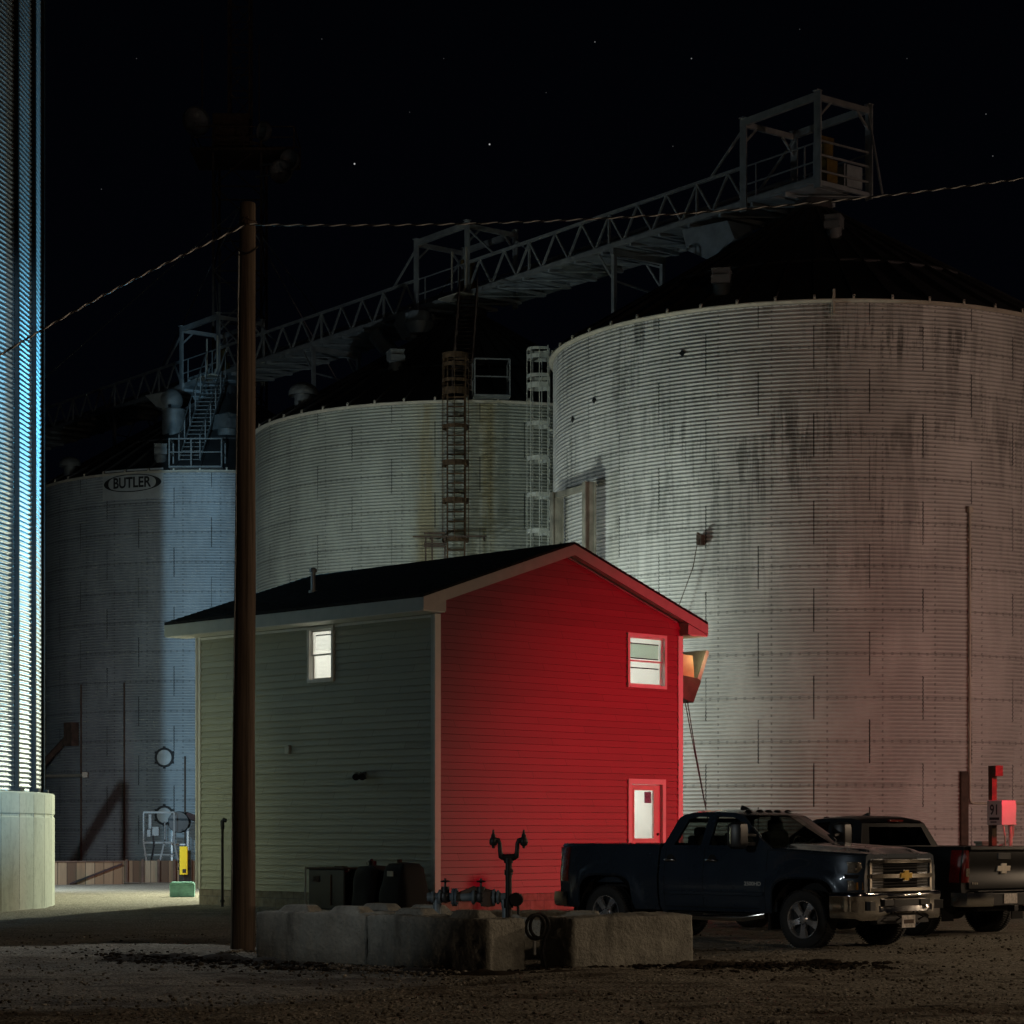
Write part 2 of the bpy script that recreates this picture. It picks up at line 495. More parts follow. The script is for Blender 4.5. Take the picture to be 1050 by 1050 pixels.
def shingles():
    k = NT('black_asphalt_shingles')
    c = k.coord()
    v = k.voronoi(c, 9)
    col = k.ramp(v.outputs[1], [(0.2, 0.012), (0.8, 0.026)])
    k.bsdf(col, 0.95, 0, k.bump(k.noise(c, 60, 3), 0.4, 0.01), spec=0.15)
    return k.m
M['shingles'] = shingles()

def pole_wood():
    k = NT('weathered_pole_wood')
    c = k.coord()
    g = k.noise(k.map(c, (14, 14, 0.35)), 1.6, 7, 0.7)
    col = k.ramp(g, [(0.25, (0.024, 0.017, 0.013)), (0.45, (0.12, 0.088, 0.066)), (0.8, (0.28, 0.21, 0.16))])
    k.bsdf(col, 0.85, 0, k.bump(g, 0.5, 0.02), spec=0.3)
    return k.m
M['pole_wood'] = pole_wood()

def planks():
    k = NT('stained_plank_boards')
    c = k.coord()
    sep = k.n('ShaderNodeSeparateXYZ')
    k.link(c, sep.inputs[0])
    x = k.math('MULTIPLY', sep.outputs[0], 1.0 / 0.28)
    fx = k.math('FRACT', k.math('ADD', x, 50))
    wn = k.n('ShaderNodeTexWhiteNoise')
    wn.noise_dimensions = '1D'
    k.link(k.math('FLOOR', x), wn.inputs[1])
    col = k.ramp(wn.outputs[0], [(0.1, (0.09, 0.055, 0.03)), (0.5, (0.21, 0.14, 0.08)), (0.9, (0.32, 0.25, 0.16))])
    col = k.mix(k.math('MULTIPLY', k.noise(k.map(c, (8, 8, 0.8)), 1.5, 6, 0.7), 0.7), col, (0.06, 0.04, 0.03))
    col = k.mix(k.math('LESS_THAN', fx, 0.06), col, (0.01, 0.008, 0.006))
    k.bsdf(col, 0.85, 0, k.bump(k.noise(k.map(c, (20, 20, 1)), 1.5, 5), 0.3, 0.02))
    return k.m
M['planks'] = planks()

def gravel(name, fine=True):
    k = NT(name)
    c = k.coord()
    v1 = k.voronoi(c, 16)
    v2 = k.voronoi(c, 42)
    big = k.noise(c, 0.28, 6, 0.6)
    mid = k.noise(k.map(c, (0.7, 1.6, 1)), 1.1, 6, 0.65)
    stone = k.ramp(v2.outputs[1], [(0.1, (0.13, 0.115, 0.09)), (0.5, (0.30, 0.275, 0.225)), (0.9, (0.52, 0.49, 0.42))])
    stone = k.mix(0.4, stone, k.ramp(v1.outputs[1], [(0.2, (0.16, 0.14, 0.11)), (0.8, (0.36, 0.33, 0.28))]))
    dirt = (0.075, 0.056, 0.038)
    f = k.smooth(k.math('ADD', k.math('MULTIPLY', mid, 0.7), k.math('MULTIPLY', big, 0.4)), 0.50, 0.68)
    sep = k.n('ShaderNodeSeparateXYZ')
    k.link(c, sep.inputs[0])
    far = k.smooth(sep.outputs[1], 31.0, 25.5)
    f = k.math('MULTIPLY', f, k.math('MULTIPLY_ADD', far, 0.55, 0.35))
    col = k.mix(f, stone, dirt)
    # wet or oily dark patches
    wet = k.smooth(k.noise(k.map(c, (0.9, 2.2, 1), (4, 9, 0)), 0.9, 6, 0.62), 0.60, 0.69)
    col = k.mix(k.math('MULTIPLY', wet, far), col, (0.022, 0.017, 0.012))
    d1 = k.smooth(v1.outputs[0], 0.55, 0.0)
    d2 = k.smooth(v2.outputs[0], 0.55, 0.0)
    h = k.math('ADD', k.math('MULTIPLY', d1, 0.6), k.math('MULTIPLY', d2, 0.3))
    h = k.math('ADD', h, k.math('MULTIPLY', k.noise(c, 5, 5), 0.8))
    k.bsdf(col, 0.92, 0, k.bump(h, 0.9, 0.05), spec=0.25)
    return k.m
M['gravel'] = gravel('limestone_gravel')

def stones():
    k = NT('loose_stones')
    g = k.n('ShaderNodeNewGeometry')
    col = k.ramp(g.outputs['Random Per Island'], [(0.0, (0.05, 0.042, 0.032)), (0.55, (0.17, 0.15, 0.12)), (1.0, (0.40, 0.375, 0.33))])
    k.bsdf(col, 0.9, 0, None, spec=0.3)
    return k.m
M['stones'] = stones()
M['soil'] = plain('dark_damp_soil', (0.035, 0.026, 0.018), 0.9, 0, 0.5, 9, 0.6, spec=0.2)
# ================================================================ GROUND
def axis(lo, hi, step, tail_lo, tail_hi):
    return tail_lo + list(np.arange(lo, hi + 1e-6, step)) + tail_hi

def build_ground():
    xs = axis(-14, 15, 0.13, [-900, -300, -120, -60, -34, -20], [20, 34, 60, 120, 300, 900])
    ys = axis(14, 52, 0.13, [-60, -20, 0, 7], [54, 57, 61, 66, 72, 80, 95, 120, 180, 300, 600, 1500])
    nx, ny = len(xs), len(ys)
    co = np.zeros((ny, nx, 3))
    co[..., 0] = np.array(xs)[None, :]
    co[..., 1] = np.array(ys)[:, None]
    for j, y in enumerate(ys):
        if not 13.9 < y < 52.2: continue
        for i, x in enumerate(xs):
            if not -14.2 < x < 15.2: continue
            e = min(1, (x + 14) / 2, (15 - x) / 2, (y - 14) / 2, (52 - y) / 4)
            if e <= 0: continue
            z = 0.05 * noise.fractal(Vector((x * 0.35, y * 0.5, 0)), 0.9, 2.0, 4)
            z += 0.022 * noise.noise(Vector((x * 2.1, y * 3.3, 4.0)))
            z += 0.012 * noise.noise(Vector((x * 5.3, y * 6.1, 9.0)))
            # wheel ruts across the near yard
            z -= 0.02 * max(0, math.cos((y - 0.16 * x) * 2.6)) ** 4 * max(0, min(1, (31 - y) / 3))
            co[j, i, 2] = z * min(1, e) * (0.45 if y > 33 else 1.0)
    me = bpy.data.meshes.new('ground')
    me.vertices.add(nx * ny)
    me.vertices.foreach_set('co', co.reshape(-1))
    idx = np.arange(nx * ny).reshape(ny, nx)
    q = np.stack([idx[:-1, :-1], idx[:-1, 1:], idx[1:, 1:], idx[1:, :-1]], -1).reshape(-1, 4)
    me.loops.add(q.size)
    me.loops.foreach_set('vertex_index', q.reshape(-1).astype(np.int32))
    me.polygons.add(len(q))
    me.polygons.foreach_set('loop_start', (np.arange(len(q)) * 4).astype(np.int32))
    me.update(calc_edges=True)
    me.shade_smooth()
    o = bpy.data.objects.new('ground', me)
    COL.objects.link(o)
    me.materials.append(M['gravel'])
    o['kind'] = 'structure'
build_ground()

def scatter_stones():
    t = (1 + 5 ** 0.5) / 2
    ico = [Vector(p).normalized() for p in [(-1, t, 0), (1, t, 0), (-1, -t, 0), (1, -t, 0), (0, -1, t), (0, 1, t), (0, -1, -t), (0, 1, -t), (t, 0, -1), (t, 0, 1), (-t, 0, -1), (-t, 0, 1)]]
    icf = [(0, 11, 5), (0, 5, 1), (0, 1, 7), (0, 7, 10), (0, 10, 11), (1, 5, 9), (5, 11, 4), (11, 10, 2), (10, 7, 6), (7, 1, 8), (3, 9, 4), (3, 4, 2), (3, 2, 6), (3, 6, 8), (3, 8, 9), (4, 9, 5), (2, 4, 11), (6, 2, 10), (8, 6, 7), (9, 8, 1)]
    rnd = random.Random(11)
    mb = MB()
    def stone(x, y, s, z=0.0):
        sx, sy, sz = s * rnd.uniform(0.7, 1.5), s * rnd.uniform(0.7, 1.4), s * rnd.uniform(0.45, 0.9)
        a = rnd.uniform(0, 6.28)
        ca, sa = math.cos(a), math.sin(a)
        vs = []
        for p in ico:
            w = rnd.uniform(0.75, 1.15)
            X, Y = p.x * sx * w, p.y * sy * w
            vs.append((x + X * ca - Y * sa, y + X * sa + Y * ca, z + p.z * sz * w + sz * 0.35))
        mb.add(vs, icf)
    for i in range(9000):
        y = 17 + 18 * rnd.random() ** 1.15
        x = rnd.uniform(-0.245, 0.245) * y
        stone(x, y, 0.006 + 0.020 * rnd.random() ** 3, 0.0)
    for i in range(1500):                     # along the foot of the blocks
        k = rnd.random()
        if k < 0.5:
            s = rnd.uniform(-0.4, 3.9)
            x, y = -3.3 + 0.76 * s, 27.9 - 0.65 * s
            ox, oy = -0.65, -0.76
        elif k < 0.9:
            s = rnd.uniform(-0.3, 3.4)
            x, y = 0.69 + 0.78 * s, 25.9 + 0.62 * s
            ox, oy = 0.62, -0.78
        else:
            x, y, ox, oy = -3.6, 30.0, -0.3, -0.9
        d = abs(rnd.gauss(0, 0.45))
        stone(x + ox * d, y + oy * d, 0.010 + 0.024 * rnd.random() ** 2, 0.01)
    o = mb.build('loose_gravel', M['stones'], None, None)
    o['kind'] = 'stuff'
    return o
scatter_stones()

def dirt_ridge(name, pts, w, h, seed):
    """low bank of loose dark soil along a line"""
    mb = MB()
    rows = []
    n = 60
    for i in range(n + 1):
        t = i / n * (len(pts) - 1)
        k = min(int(t), len(pts) - 2)
        p = Vector(pts[k]).lerp(Vector(pts[k + 1]), t - k)
        d = (Vector(pts[k + 1]) - Vector(pts[k])).normalized()
        nrm = Vector((d.y, -d.x, 0))
        end = min(1, 6 * min(i / n, 1 - i / n))
        row = []
        for j in range(15):
            s = j / 14 * 2 - 1
            z = h * (1 - s * s) * end * (0.55 + 0.9 * noise.noise(Vector((p.x * 2.2, p.y * 2.2, s * 1.7 + seed)))) 
            z += 0.035 * noise.noise(Vector((p.x * 7 + s * 3, p.y * 7, seed + 5))) * (1 - abs(s)) * end
            q = p + nrm * s * w * (0.8 + 0.35 * noise.noise(Vector((p.x * 1.3, p.y * 1.3, seed + 9 + (s > 0)))))
            row.append((q.x, q.y, max(z, 0) - 0.05 + 0.05 * (1 - abs(s))))
        rows.append(row)
    mb.grid(rows)
    o = mb.build(name, M['soil'], None, 60)
    o['kind'] = 'structure'
dirt_ridge('soil', [(-5.2, 28.6, 0), (-4.3, 28.0, 0), (-3.2, 27.3, 0), (-2.2, 26.3, 0)], 0.45, 0.10, 1)
dirt_ridge('soil', [(1.5, 25.9, 0), (2.4, 26.5, 0), (3.2, 26.7, 0), (4.3, 26.6, 0)], 0.38, 0.11, 2)
dirt_ridge('soil', [(-1.5, 25.9, 0), (-0.6, 25.2, 0), (0.4, 25.3, 0), (1.4, 26.0, 0)], 0.25, 0.06, 3)

def scatter_clods():
    rnd = random.Random(5)
    mb = MB()
    def clod(x, y, s, z):
        vs = []
        for i in range(3):
            for j in range(5):
                a = 2 * PI * j / 5 + i * 0.6
                r = s * (0.75, 1.0, 0.6)[i] * rnd.uniform(0.7, 1.25)
                vs.append((x + r * math.cos(a) * 1.2, y + r * math.sin(a), z + s * (0.0, 0.35, 0.75)[i] * rnd.uniform(0.8, 1.3)))
        fs = [(0, 1, 2, 3, 4)[::-1], (10, 11, 12, 13, 14)]
        for i in range(2):
            for j in range(5):
                fs.append((i * 5 + j, i * 5 + (j + 1) % 5, i * 5 + 5 + (j + 1) % 5, i * 5 + 5 + j))
        mb.add(vs, fs)
    lines = [((-5.2, 28.6), (-2.2, 26.3), 0.30, 700), ((1.5, 25.9), (4.5, 26.7), 0.26, 800), ((-1.5, 25.9), (1.4, 25.9), 0.18, 250), ((-6.5, 30.3), (-3.6, 29.6), 0.5, 120), ((2.0, 29.3), (7.5, 29.8), 0.6, 200), ((-5, 23.5), (6, 24.2), 1.4, 260)]
    for p, q, w, n in lines:
        for i in range(n):
            t = rnd.random()
            d = rnd.gauss(0, w)
            x, y = p[0] + (q[0] - p[0]) * t + rnd.gauss(0, 0.12), p[1] + (q[1] - p[1]) * t + d
            clod(x, y, (0.010 + 0.034 * rnd.random() ** 2.5) * (1.0 if w < 0.4 else 0.55), 0.05 * max(0, 1 - abs(d) / w) - 0.005 if w < 0.4 else 0.0)
    o = mb.build('dirt_clods', M['soil'], None)
    o['kind'] = 'stuff'
scatter_clods()

# ================================================================ HOUSE
HA = math.radians(44.5)
house = thing('two_storey_house', 'small two-storey house with a red gable end, grey side wall and black roof', 'house', (-1.485, 43.8, 0), HA)
LX, LY = 7.2, 7.7
ZS, ZE, PITCH = 0.35, 5.86, 0.329
OV, RK = 0.6, 0.3
def roof_z(x): return 6.13 + PITCH * ((x if x <= LX / 2 else LX - x) + OV)

def lap_wall(name, mat, L, fn, ztop_of, holes, step=0.138):
    """horizontal lap boards; fn(s, z, out) -> local point"""
    mb = MB()
    zt = ztop_of(L / 2)
    edges = sorted(set([round(ZS + i * step, 4) for i in range(int((zt - ZS) / step) + 1)] + [zt] + [h[2] for h in holes] + [h[3] for h in holes]))
    def limits(z):
        if z <= ztop_of(0) + 1e-6: return 0.0, L
        s = (z - ztop_of(0)) / PITCH
        return min(s, L / 2), max(L - s, L / 2)
    for za, zb in zip(edges[:-1], edges[1:]):
        if zb - za < 1e-4: continue
        row = math.floor((za - ZS + 1e-5) / step)
        base = ZS + row * step
        out = lambda z: 0.002 + 0.033 * (1 - (z - base) / step)
        (a0, a1), (b0, b1) = limits(za), limits(zb)
        cuts = sorted([(h[0], h[1]) for h in holes if h[2] < zb - 1e-4 and h[3] > za + 1e-4])
        segs, cur = [], None
        left0, left1 = a0, b0
        for c0, c1 in cuts:
            segs.append((left0, c0, left1, c0))
            left0 = left1 = c1
        segs.append((left0, a1, left1, b1))
        for s0, s1, t0, t1 in segs:
            oa, ob = out(za), out(zb)
            vs = [fn(s0, za, oa), fn(s1, za, oa), fn(t1, zb, ob), fn(t0, zb, ob), fn(s0, za, 0.0), fn(s1, za, 0.0)]
            mb.add(vs, [(0, 1, 2, 3), (4, 5, 1, 0)])
    return mb.build(name, mat, house)

front_fn = lambda s, z, o: (s, -o, z)
left_fn = lambda s, z, o: (-o, s, z)
back_fn = lambda s, z, o: (s, LY + o, z)
right_fn = lambda s, z, o: (LX + o, s, z)
gz = lambda s: 6.165 + PITCH * min(s, LX - s)
WIN_R = (5.53, 6.66, 4.73, 5.78)
DOOR = (5.53, 6.66, 0.36, 2.68)
WIN_L = (3.10, 3.83, 4.74, 5.78)
lap_wall('gable_wall', M['siding_red'], LX, front_fn, gz, [WIN_R, DOOR])
lap_wall('side_wall', M['siding_grey'], LY, left_fn, lambda s: ZE, [WIN_L])
lap_wall('gable_wall', M['siding_grey'], LX, back_fn, gz, [])
lap_wall('side_wall', M['siding_grey'], LY, right_fn, lambda s: ZE, [])

mb = MB()
t = 0.03
mb.box((LX / 2, 0.1, ZS / 2 - 0.1), (LX - 0.02, 0.2, ZS + 0.2))
mb.box((LX / 2, LY - 0.1, ZS / 2 - 0.1), (LX - 0.02, 0.2, ZS + 0.2))
mb.box((0.1, LY / 2, ZS / 2 - 0.1), (0.198, LY - 0.42, ZS + 0.2))
mb.box((LX - 0.1, LY / 2, ZS / 2 - 0.1), (0.198, LY - 0.42, ZS + 0.2))
mb.build('foundation', M['foundation'], house)

# corner boards
def corner(x, y, mat_a, mat_b):
    sx = -1 if x == 0 else 1
    sy = -1 if y == 0 else 1
    a = MB().box((x - sx * 0.04 + sx * 0.028, y + sy * 0.022, (ZS + ZE) / 2), (0.15, 0.046, ZE - ZS))
    a.build('corner_board', mat_a, house)
    b = MB().box((x + sx * 0.020, y - sy * 0.054, (ZS + ZE) / 2), (0.042, 0.10, ZE - ZS))
    b.build('corner_board', mat_b, house)
for x in (0, LX):
    for y in (0, LY):
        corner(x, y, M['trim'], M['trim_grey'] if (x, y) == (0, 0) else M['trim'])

# roof
def roof_slab(side):
    mb = MB()
    y0, y1 = -RK, LY + 0.45
    xa = -OV if side < 0 else LX + OV
    xm = LX / 2
    za, zm = roof_z(-OV), roof_z(xm)
    th = 0.05
    vs = [(xa, y0, za), (xm, y0, zm), (xm, y1, zm), (xa, y1, za), (xa, y0, za + th), (xm, y0, zm + th), (xm, y1, zm + th), (xa, y1, za + th)]
    mb.add(vs, [(0, 1, 2, 3), (4, 7, 6, 5), (0, 4, 5, 1), (2, 6, 7, 3), (0, 3, 7, 4)])
    return mb
rb = roof_slab(-1)
rb2 = roof_slab(1)
rb.add(rb2.v, rb2.f)
# shingle courses as low steps
for side in (-1, 1):
    n = 24
    for i in range(n):
        f0 = i / n
        x0 = -OV + (LX / 2 + OV) * f0
        z0 = 6.13 + PITCH * (x0 + OV) + 0.052
        x1 = x0 + (LX / 2 + OV) / n
        z1 = 6.13 + PITCH * (x1 + OV) + 0.052
        if side > 0: x0, x1 = LX - x0, LX - x1
        rb.add([(x0, -RK + 0.004, z0 + 0.012), (x1, -RK + 0.004, z1 + 0.001), (x1, LY + 0.446, z1 + 0.001), (x0, LY + 0.446, z0 + 0.012), (x0, -RK + 0.004, z0), (x0, LY + 0.446, z0)], [(0, 1, 2, 3), (0, 3, 5, 4)])
roof = rb.build('roof', M['shingles'], house)
vp = MB().tube([(1.2, 5.22, 6.6), (1.2, 5.22, 7.22)], 0.055, 12).tube([(1.2, 5.22, 6.70), (1.2, 5.22, 6.80)], 0.10, 12)
vp.lathe([(0.02, 7.3), (0.085, 7.27), (0.085, 7.2), (0.06, 7.2)], 12, Matrix.Translation((1.2, 5.22, 0)))
vp.build('vent_pipe', M['galv'], roof, 40)

def eave(side, mat):
    mb = MB()
    x = -OV if side < 0 else LX + OV
    mb.box((x - side * 0.012, (LY + 0.15) / 2, 6.0), (0.025, LY + 0.75 - 0.01, 0.25))
    mb.build('fascia', mat, house)
    xi = (0.0 if side < 0 else LX)
    mb = MB()
    mb.box(((x + xi) / 2, (LY + 0.15) / 2, ZE + 0.014), (OV - 0.03, LY + 0.70, 0.02))
    # frieze strip on the wall head
    mb.box((xi + side * 0.017, LY / 2, ZE - 0.035), (0.03, LY - 0.02, 0.05))
    mb.build('soffit', M['soffit'], house)
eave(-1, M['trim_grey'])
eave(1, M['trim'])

def rake(yo, yi, mat):
    sgn = -1 if yo < yi else 1
    for side in (-1, 1):
        mb = MB()
        xe = -OV if side < 0 else LX + OV
        xm = LX / 2
        d = 0.22
        ya, yb = yo + sgn * 0.004, yo - sgn * 0.02
        za, zm = roof_z(-OV) - 0.002, roof_z(xm) - 0.002
        q = [(xe, za - d), (xm, zm - d), (xm, zm), (xe, za)]
        mb.prism(q, ya, yb, lambda a, b, dd: (a, dd, b))
        mb.build('rake_board', mat, house)
        mb = MB()
        q = [(xe + side * -0.03, za - 0.155), (xm, zm - 0.165), (xm, zm - 0.15), (xe + side * -0.03, za - 0.14)]
        mb.prism(q, yo - sgn * 0.03, yi, lambda a, b, dd: (a, dd, b))
        mb.build('soffit', M['soffit'], house)
        fz = MB()
        xw_ = 0.13 if side < 0 else LX - 0.13
        q = [(xw_, gz(0.13) - 0.07), (xm, gz(LX / 2) - 0.07), (xm, gz(LX / 2) - 0.004), (xw_, gz(0.13) - 0.004)]
        fz.prism(q, yi + sgn * 0.002, yi + sgn * 0.050, lambda a, b, dd: (a, dd, b))
        fz.build('frieze_board', mat, house)
        # boxed return closing the eave
        mb = MB()
        xi = 0.0 if side < 0 else LX
        q = [(xe - side * 0.03, ZE + 0.026), (xi + side * -0.02, ZE + 0.026), (xi + side * -0.02, roof_z(0) - 0.17), (xe - side * 0.03, za - 0.16)]
        mb.prism(q, yo - sgn * 0.03, yi, lambda a, b, dd: (a, dd, b))
        mb.build('eave_return', mat, house)
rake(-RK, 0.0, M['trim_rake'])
rake(LY + 0.45, LY, M['trim'])

def room(fn, h, depth, a0, a1):
    """white room behind an opening, with a ceiling lamp that lights it"""
    s0, s1, z0, z1 = h
    cs = (a0 + a1) / 2
    zf, zc = z0 - 0.75 if z0 > 2 else z0, z1 + 0.35 if z0 > 2 else z1 + 0.25
    mb = MB()
    def q(*pts): mb.add([fn(*p) for p in pts], [tuple(range(len(pts)))])
    d0, d1 = -0.12, -depth
    q((a0, zf, d1), (a1, zf, d1), (a1, zc, d1), (a0, zc, d1))
    q((a0, zf, d0), (a0, zf, d1), (a0, zc, d1), (a0, zc, d0))
    q((a1, zf, d0), (a1, zf, d1), (a1, zc, d1), (a1, zc, d0))
    q((a0, zc, d0), (a1, zc, d0), (a1, zc, d1), (a0, zc, d1))
    q((a0, zf, d0), (a1, zf, d0), (a1, zf, d1), (a0, zf, d1))
    for (b0, b1, c0, c1) in ((a0, s0, zf, zc), (s1, a1, zf, zc), (s0, s1, zf, z0), (s0, s1, z1, zc)):
        if b1 - b0 > 1e-3 and c1 - c0 > 1e-3:
            q((b0, c0, d0), (b1, c0, d0), (b1, c1, d0), (b0, c1, d0))
    # reveal of the opening
    for (p, r) in (((s0, z0), (s0, z1)), ((s1, z0), (s1, z1)), ((s0, z0), (s1, z0)), ((s0, z1), (s1, z1))):
        q((p[0], p[1], 0.0), (r[0], r[1], 0.0), (r[0], r[1], d0), (p[0], p[1], d0))
    me = mb.build('interior', M['room'], house)
    lm = MB()
    lm.box(Vector(fn(cs, zc - 0.04, -depth * 0.55)), (1.3, 0.8, 0.04))
    lm.build('ceiling_lamp', M['room_lamp'], me)
    return me

def window(fn, h, sash_green, extra):
    s0, s1, z0, z1 = h
    fr = MB()
    w = 0.055
    def board(mb, a0, a1, b0, b1, o0, o1):
        mb.prism([(a0, b0), (a1, b0), (a1, b1), (a0, b1)], o0, o1, lambda a, b, o: fn(a, b, o))
    board(fr, s0 - w, s0 + 0.012, z0 - w, z1 + w, 0.0, 0.066)
    board(fr, s1 - 0.012, s1 + w, z0 - w, z1 + w, 0.0, 0.066)
    board(fr, s0 + 0.012, s1 - 0.012, z1 - 0.012, z1 + w, 0.0, 0.063)
    board(fr, s0 + 0.012, s1 - 0.012, z0 - w, z0 + 0.012, 0.0, 0.074)
    win = fr.build('window', M['trim'], house)
    mid = (z0 + z1) / 2
    for (za, zb, o) in ((mid - 0.02, z1 - 0.012, -0.035), (z0 + 0.012, mid + 0.02, -0.07)):
        sm = MB()
        t = 0.032
        board(sm, s0 + 0.012, s0 + 0.012 + t, za, zb, o, o + 0.03)
        board(sm, s1 - 0.012 - t, s1 - 0.012, za, zb, o, o + 0.03)
        board(sm, s0 + 0.012 + t, s1 - 0.012 - t, zb - t, zb, o, o + 0.028)
        board(sm, s0 + 0.012 + t, s1 - 0.012 - t, za, za + t, o, o + 0.028)
        sm.build('sash', M['trim'], win)
        g = MB()
        board(g, s0 + 0.02, s1 - 0.02, za + 0.01, zb - 0.01, o + 0.012, o + 0.016)
        g.build('pane', M['window_glass'], win)
    for (za, zb, o, mat, nm) in extra:
        b = MB()
        board(b, s0 + 0.05, s1 - 0.05, za, zb, o, o + 0.012)
        if nm == 'blind':
            b = MB()
            b.add([fn(s0 + 0.05, za, o), fn(s1 - 0.05, za, o), fn(s1 - 0.05, zb, o), fn(s0 + 0.05, zb, o)], [(0, 1, 2, 3)])
        b.build(nm, mat, win)
    return win
room(front_fn, WIN_R, 2.4, 4.3, 7.12)
room(left_fn, WIN_L, 2.2, 2.2, 4.8)
room(front_fn, DOOR, 2.6, 4.6, 7.12)
window(front_fn, WIN_R, True, [(5.33, 5.62, -0.10, M['room_tile'], 'blind'), (5.305, 5.33, -0.10, M['sign_black'], 'blind_rail'), (5.62, 5.645, -0.10, M['sign_black'], 'blind_rail'), (5.10, 5.125, -0.10, M['sign_black'], 'blind_rail')])
window(left_fn, WIN_L, False, [(5.36, 5.66, -0.10, M['blind_white'], 'blind'), (5.66, 5.685, -0.10, M['sign_black'], 'blind_rail')])

# door with a tall glass light
dr = MB()
s0, s1, z0, z1 = DOOR
def fb(mb, a0, a1, b0, b1, o0, o1):
    mb.prism([(a0, b0), (a1, b0), (a1, b1), (a0, b1)], o0, o1, lambda a, b, o: front_fn(a, b, o))
fb(dr, s0 + 0.07, 5.74, z0 + 0.03, z1 - 0.07, -0.07, -0.02)
fb(dr, 6.38, s1 - 0.07, z0 + 0.03, z1 - 0.07, -0.07, -0.02)
fb(dr, 5.74, 6.38, 2.50, z1 - 0.07, -0.07, -0.02)
fb(dr, 5.74, 6.38, z0 + 0.03, 1.45, -0.07, -0.02)
door = dr.build('door', M['door'], house)
fm = MB()
fb(fm, s0 - 0.03, s0 + 0.065, z0, z1 + 0.05, -0.08, 0.056)
fb(fm, s1 - 0.065, s1 + 0.03, z0, z1 + 0.05, -0.08, 0.056)
fb(fm, s0 + 0.065, s1 - 0.065, z1 - 0.065, z1 + 0.05, -0.08, 0.053)
fm.build('door_frame', M['trim'], door)
lt = MB()
fb(lt, 5.72, 5.75, 1.43, 2.52, -0.02, -0.008)
fb(lt, 6.37, 6.40, 1.43, 2.52, -0.02, -0.008)
fb(lt, 5.75, 6.37, 2.49, 2.52, -0.02, -0.008)
fb(lt, 5.75, 6.37, 1.43, 1.46, -0.02, -0.008)
lt.build('glazing_bead', M['door'], door)
g = MB()
fb(g, 5.735, 6.385, 1.445, 2.505, -0.05, -0.045)
g.build('glass', M['window_glass'], door)
p = MB()
fb(p, 6.12, 6.34, 2.22, 2.46, -0.058, -0.055)
p.build('notice', M['paper'], door)
hd = MB()
hd.tube([front_fn(6.50, 1.30, -0.02), front_fn(6.50, 1.30, 0.04)], 0.022, 10)
hd.lathe([(0.0, -0.03), (0.035, -0.02), (0.035, 0.02), (0.0, 0.03)], 12, Matrix.Translation(front_fn(6.50, 1.30, 0.06)) @ Matrix.Rotation(PI / 2, 4, 'X'))
hd.build('door_handle', M['rusty_dark'], door)
MB().tube([front_fn(6.50, 1.55, -0.02), front_fn(6.50, 1.55, 0.015)], 0.03, 12).build('deadbolt', M['rusty_dark'], door)

# small fittings on the grey wall
v = MB()
v.box(left_fn(4.53, 3.31, 0.05), (0.07, 0.13, 0.15))
v.box(left_fn(4.53, 3.40, 0.06), (0.12, 0.17, 0.02))
v.box(left_fn(4.53, 3.25, 0.09), (0.02, 0.10, 0.02))
v.build('vent_hood', M['trim_grey'], house)
v = MB()
v.box(left_fn(2.13, 2.74, 0.04), (0.05, 0.14, 0.14))
for dy, tip in ((-0.16, -0.27), (0.05, -0.08)):
    v.tube([left_fn(2.13 + dy * 0.3, 2.76, 0.05), left_fn(2.13 + dy, 2.78, 0.16)], 0.014, 8)
    a = Vector(left_fn(2.13 + dy, 2.78, 0.15))
    b = Vector(left_fn(2.13 + tip, 2.70, 0.30))
    v.tube([a, a.lerp(b, 0.35), b], [0.03, 0.055, 0.075], 12)
v.build('unlit_floodlight', M['black_plastic'], house, 40)

# hopper box on the far side wall
hb = MB()
def hp(t0, t1, o0, o1, za, zb): hb.box(right_fn((t0 + t1) / 2, (za + zb) / 2, (o0 + o1) / 2), (o1 - o0, t1 - t0, zb - za))
q = [(0.02, 4.62), (0.75, 4.45), (1.02, 4.95), (0.9, 5.0), (0.02, 5.08)]
hb.prism(q, 0.25, 1.35, lambda a, b, d: right_fn(d, b, a))
hob = hb.build('wall_hopper', M['brown_box'], house, None, 0.01)
h2 = MB()
h2.prism([(0.03, 5.085), (0.84, 5.01), (0.78, 5.50), (0.03, 5.52)], 0.30, 0.345, lambda a, b, d: right_fn(d, b, a))
h2.build('hopper_side', M['cream_box'], hob)
h3 = MB()
h3.prism([(0.92, 5.005), (1.03, 4.96), (1.32, 5.62), (1.22, 5.64)], 0.28, 1.32, lambda a, b, d: right_fn(d, b, a))
h3.build('hopper_lip', M['white_steel'], hob)
h4 = MB()
h4.tube([right_fn(0.3, 4.5, 0.6), right_fn(0.2, 3.4, 0.75), right_fn(0.1, 1.2, 1.25)], 0.012, 6)
h4.tube([right_fn(0.5, 4.5, 0.75), right_fn(0.4, 3.4, 0.95), right_fn(0.3, 1.2, 1.5)], 0.012, 6)
h4.build('hanging_cable', M['cable_black'], hob)
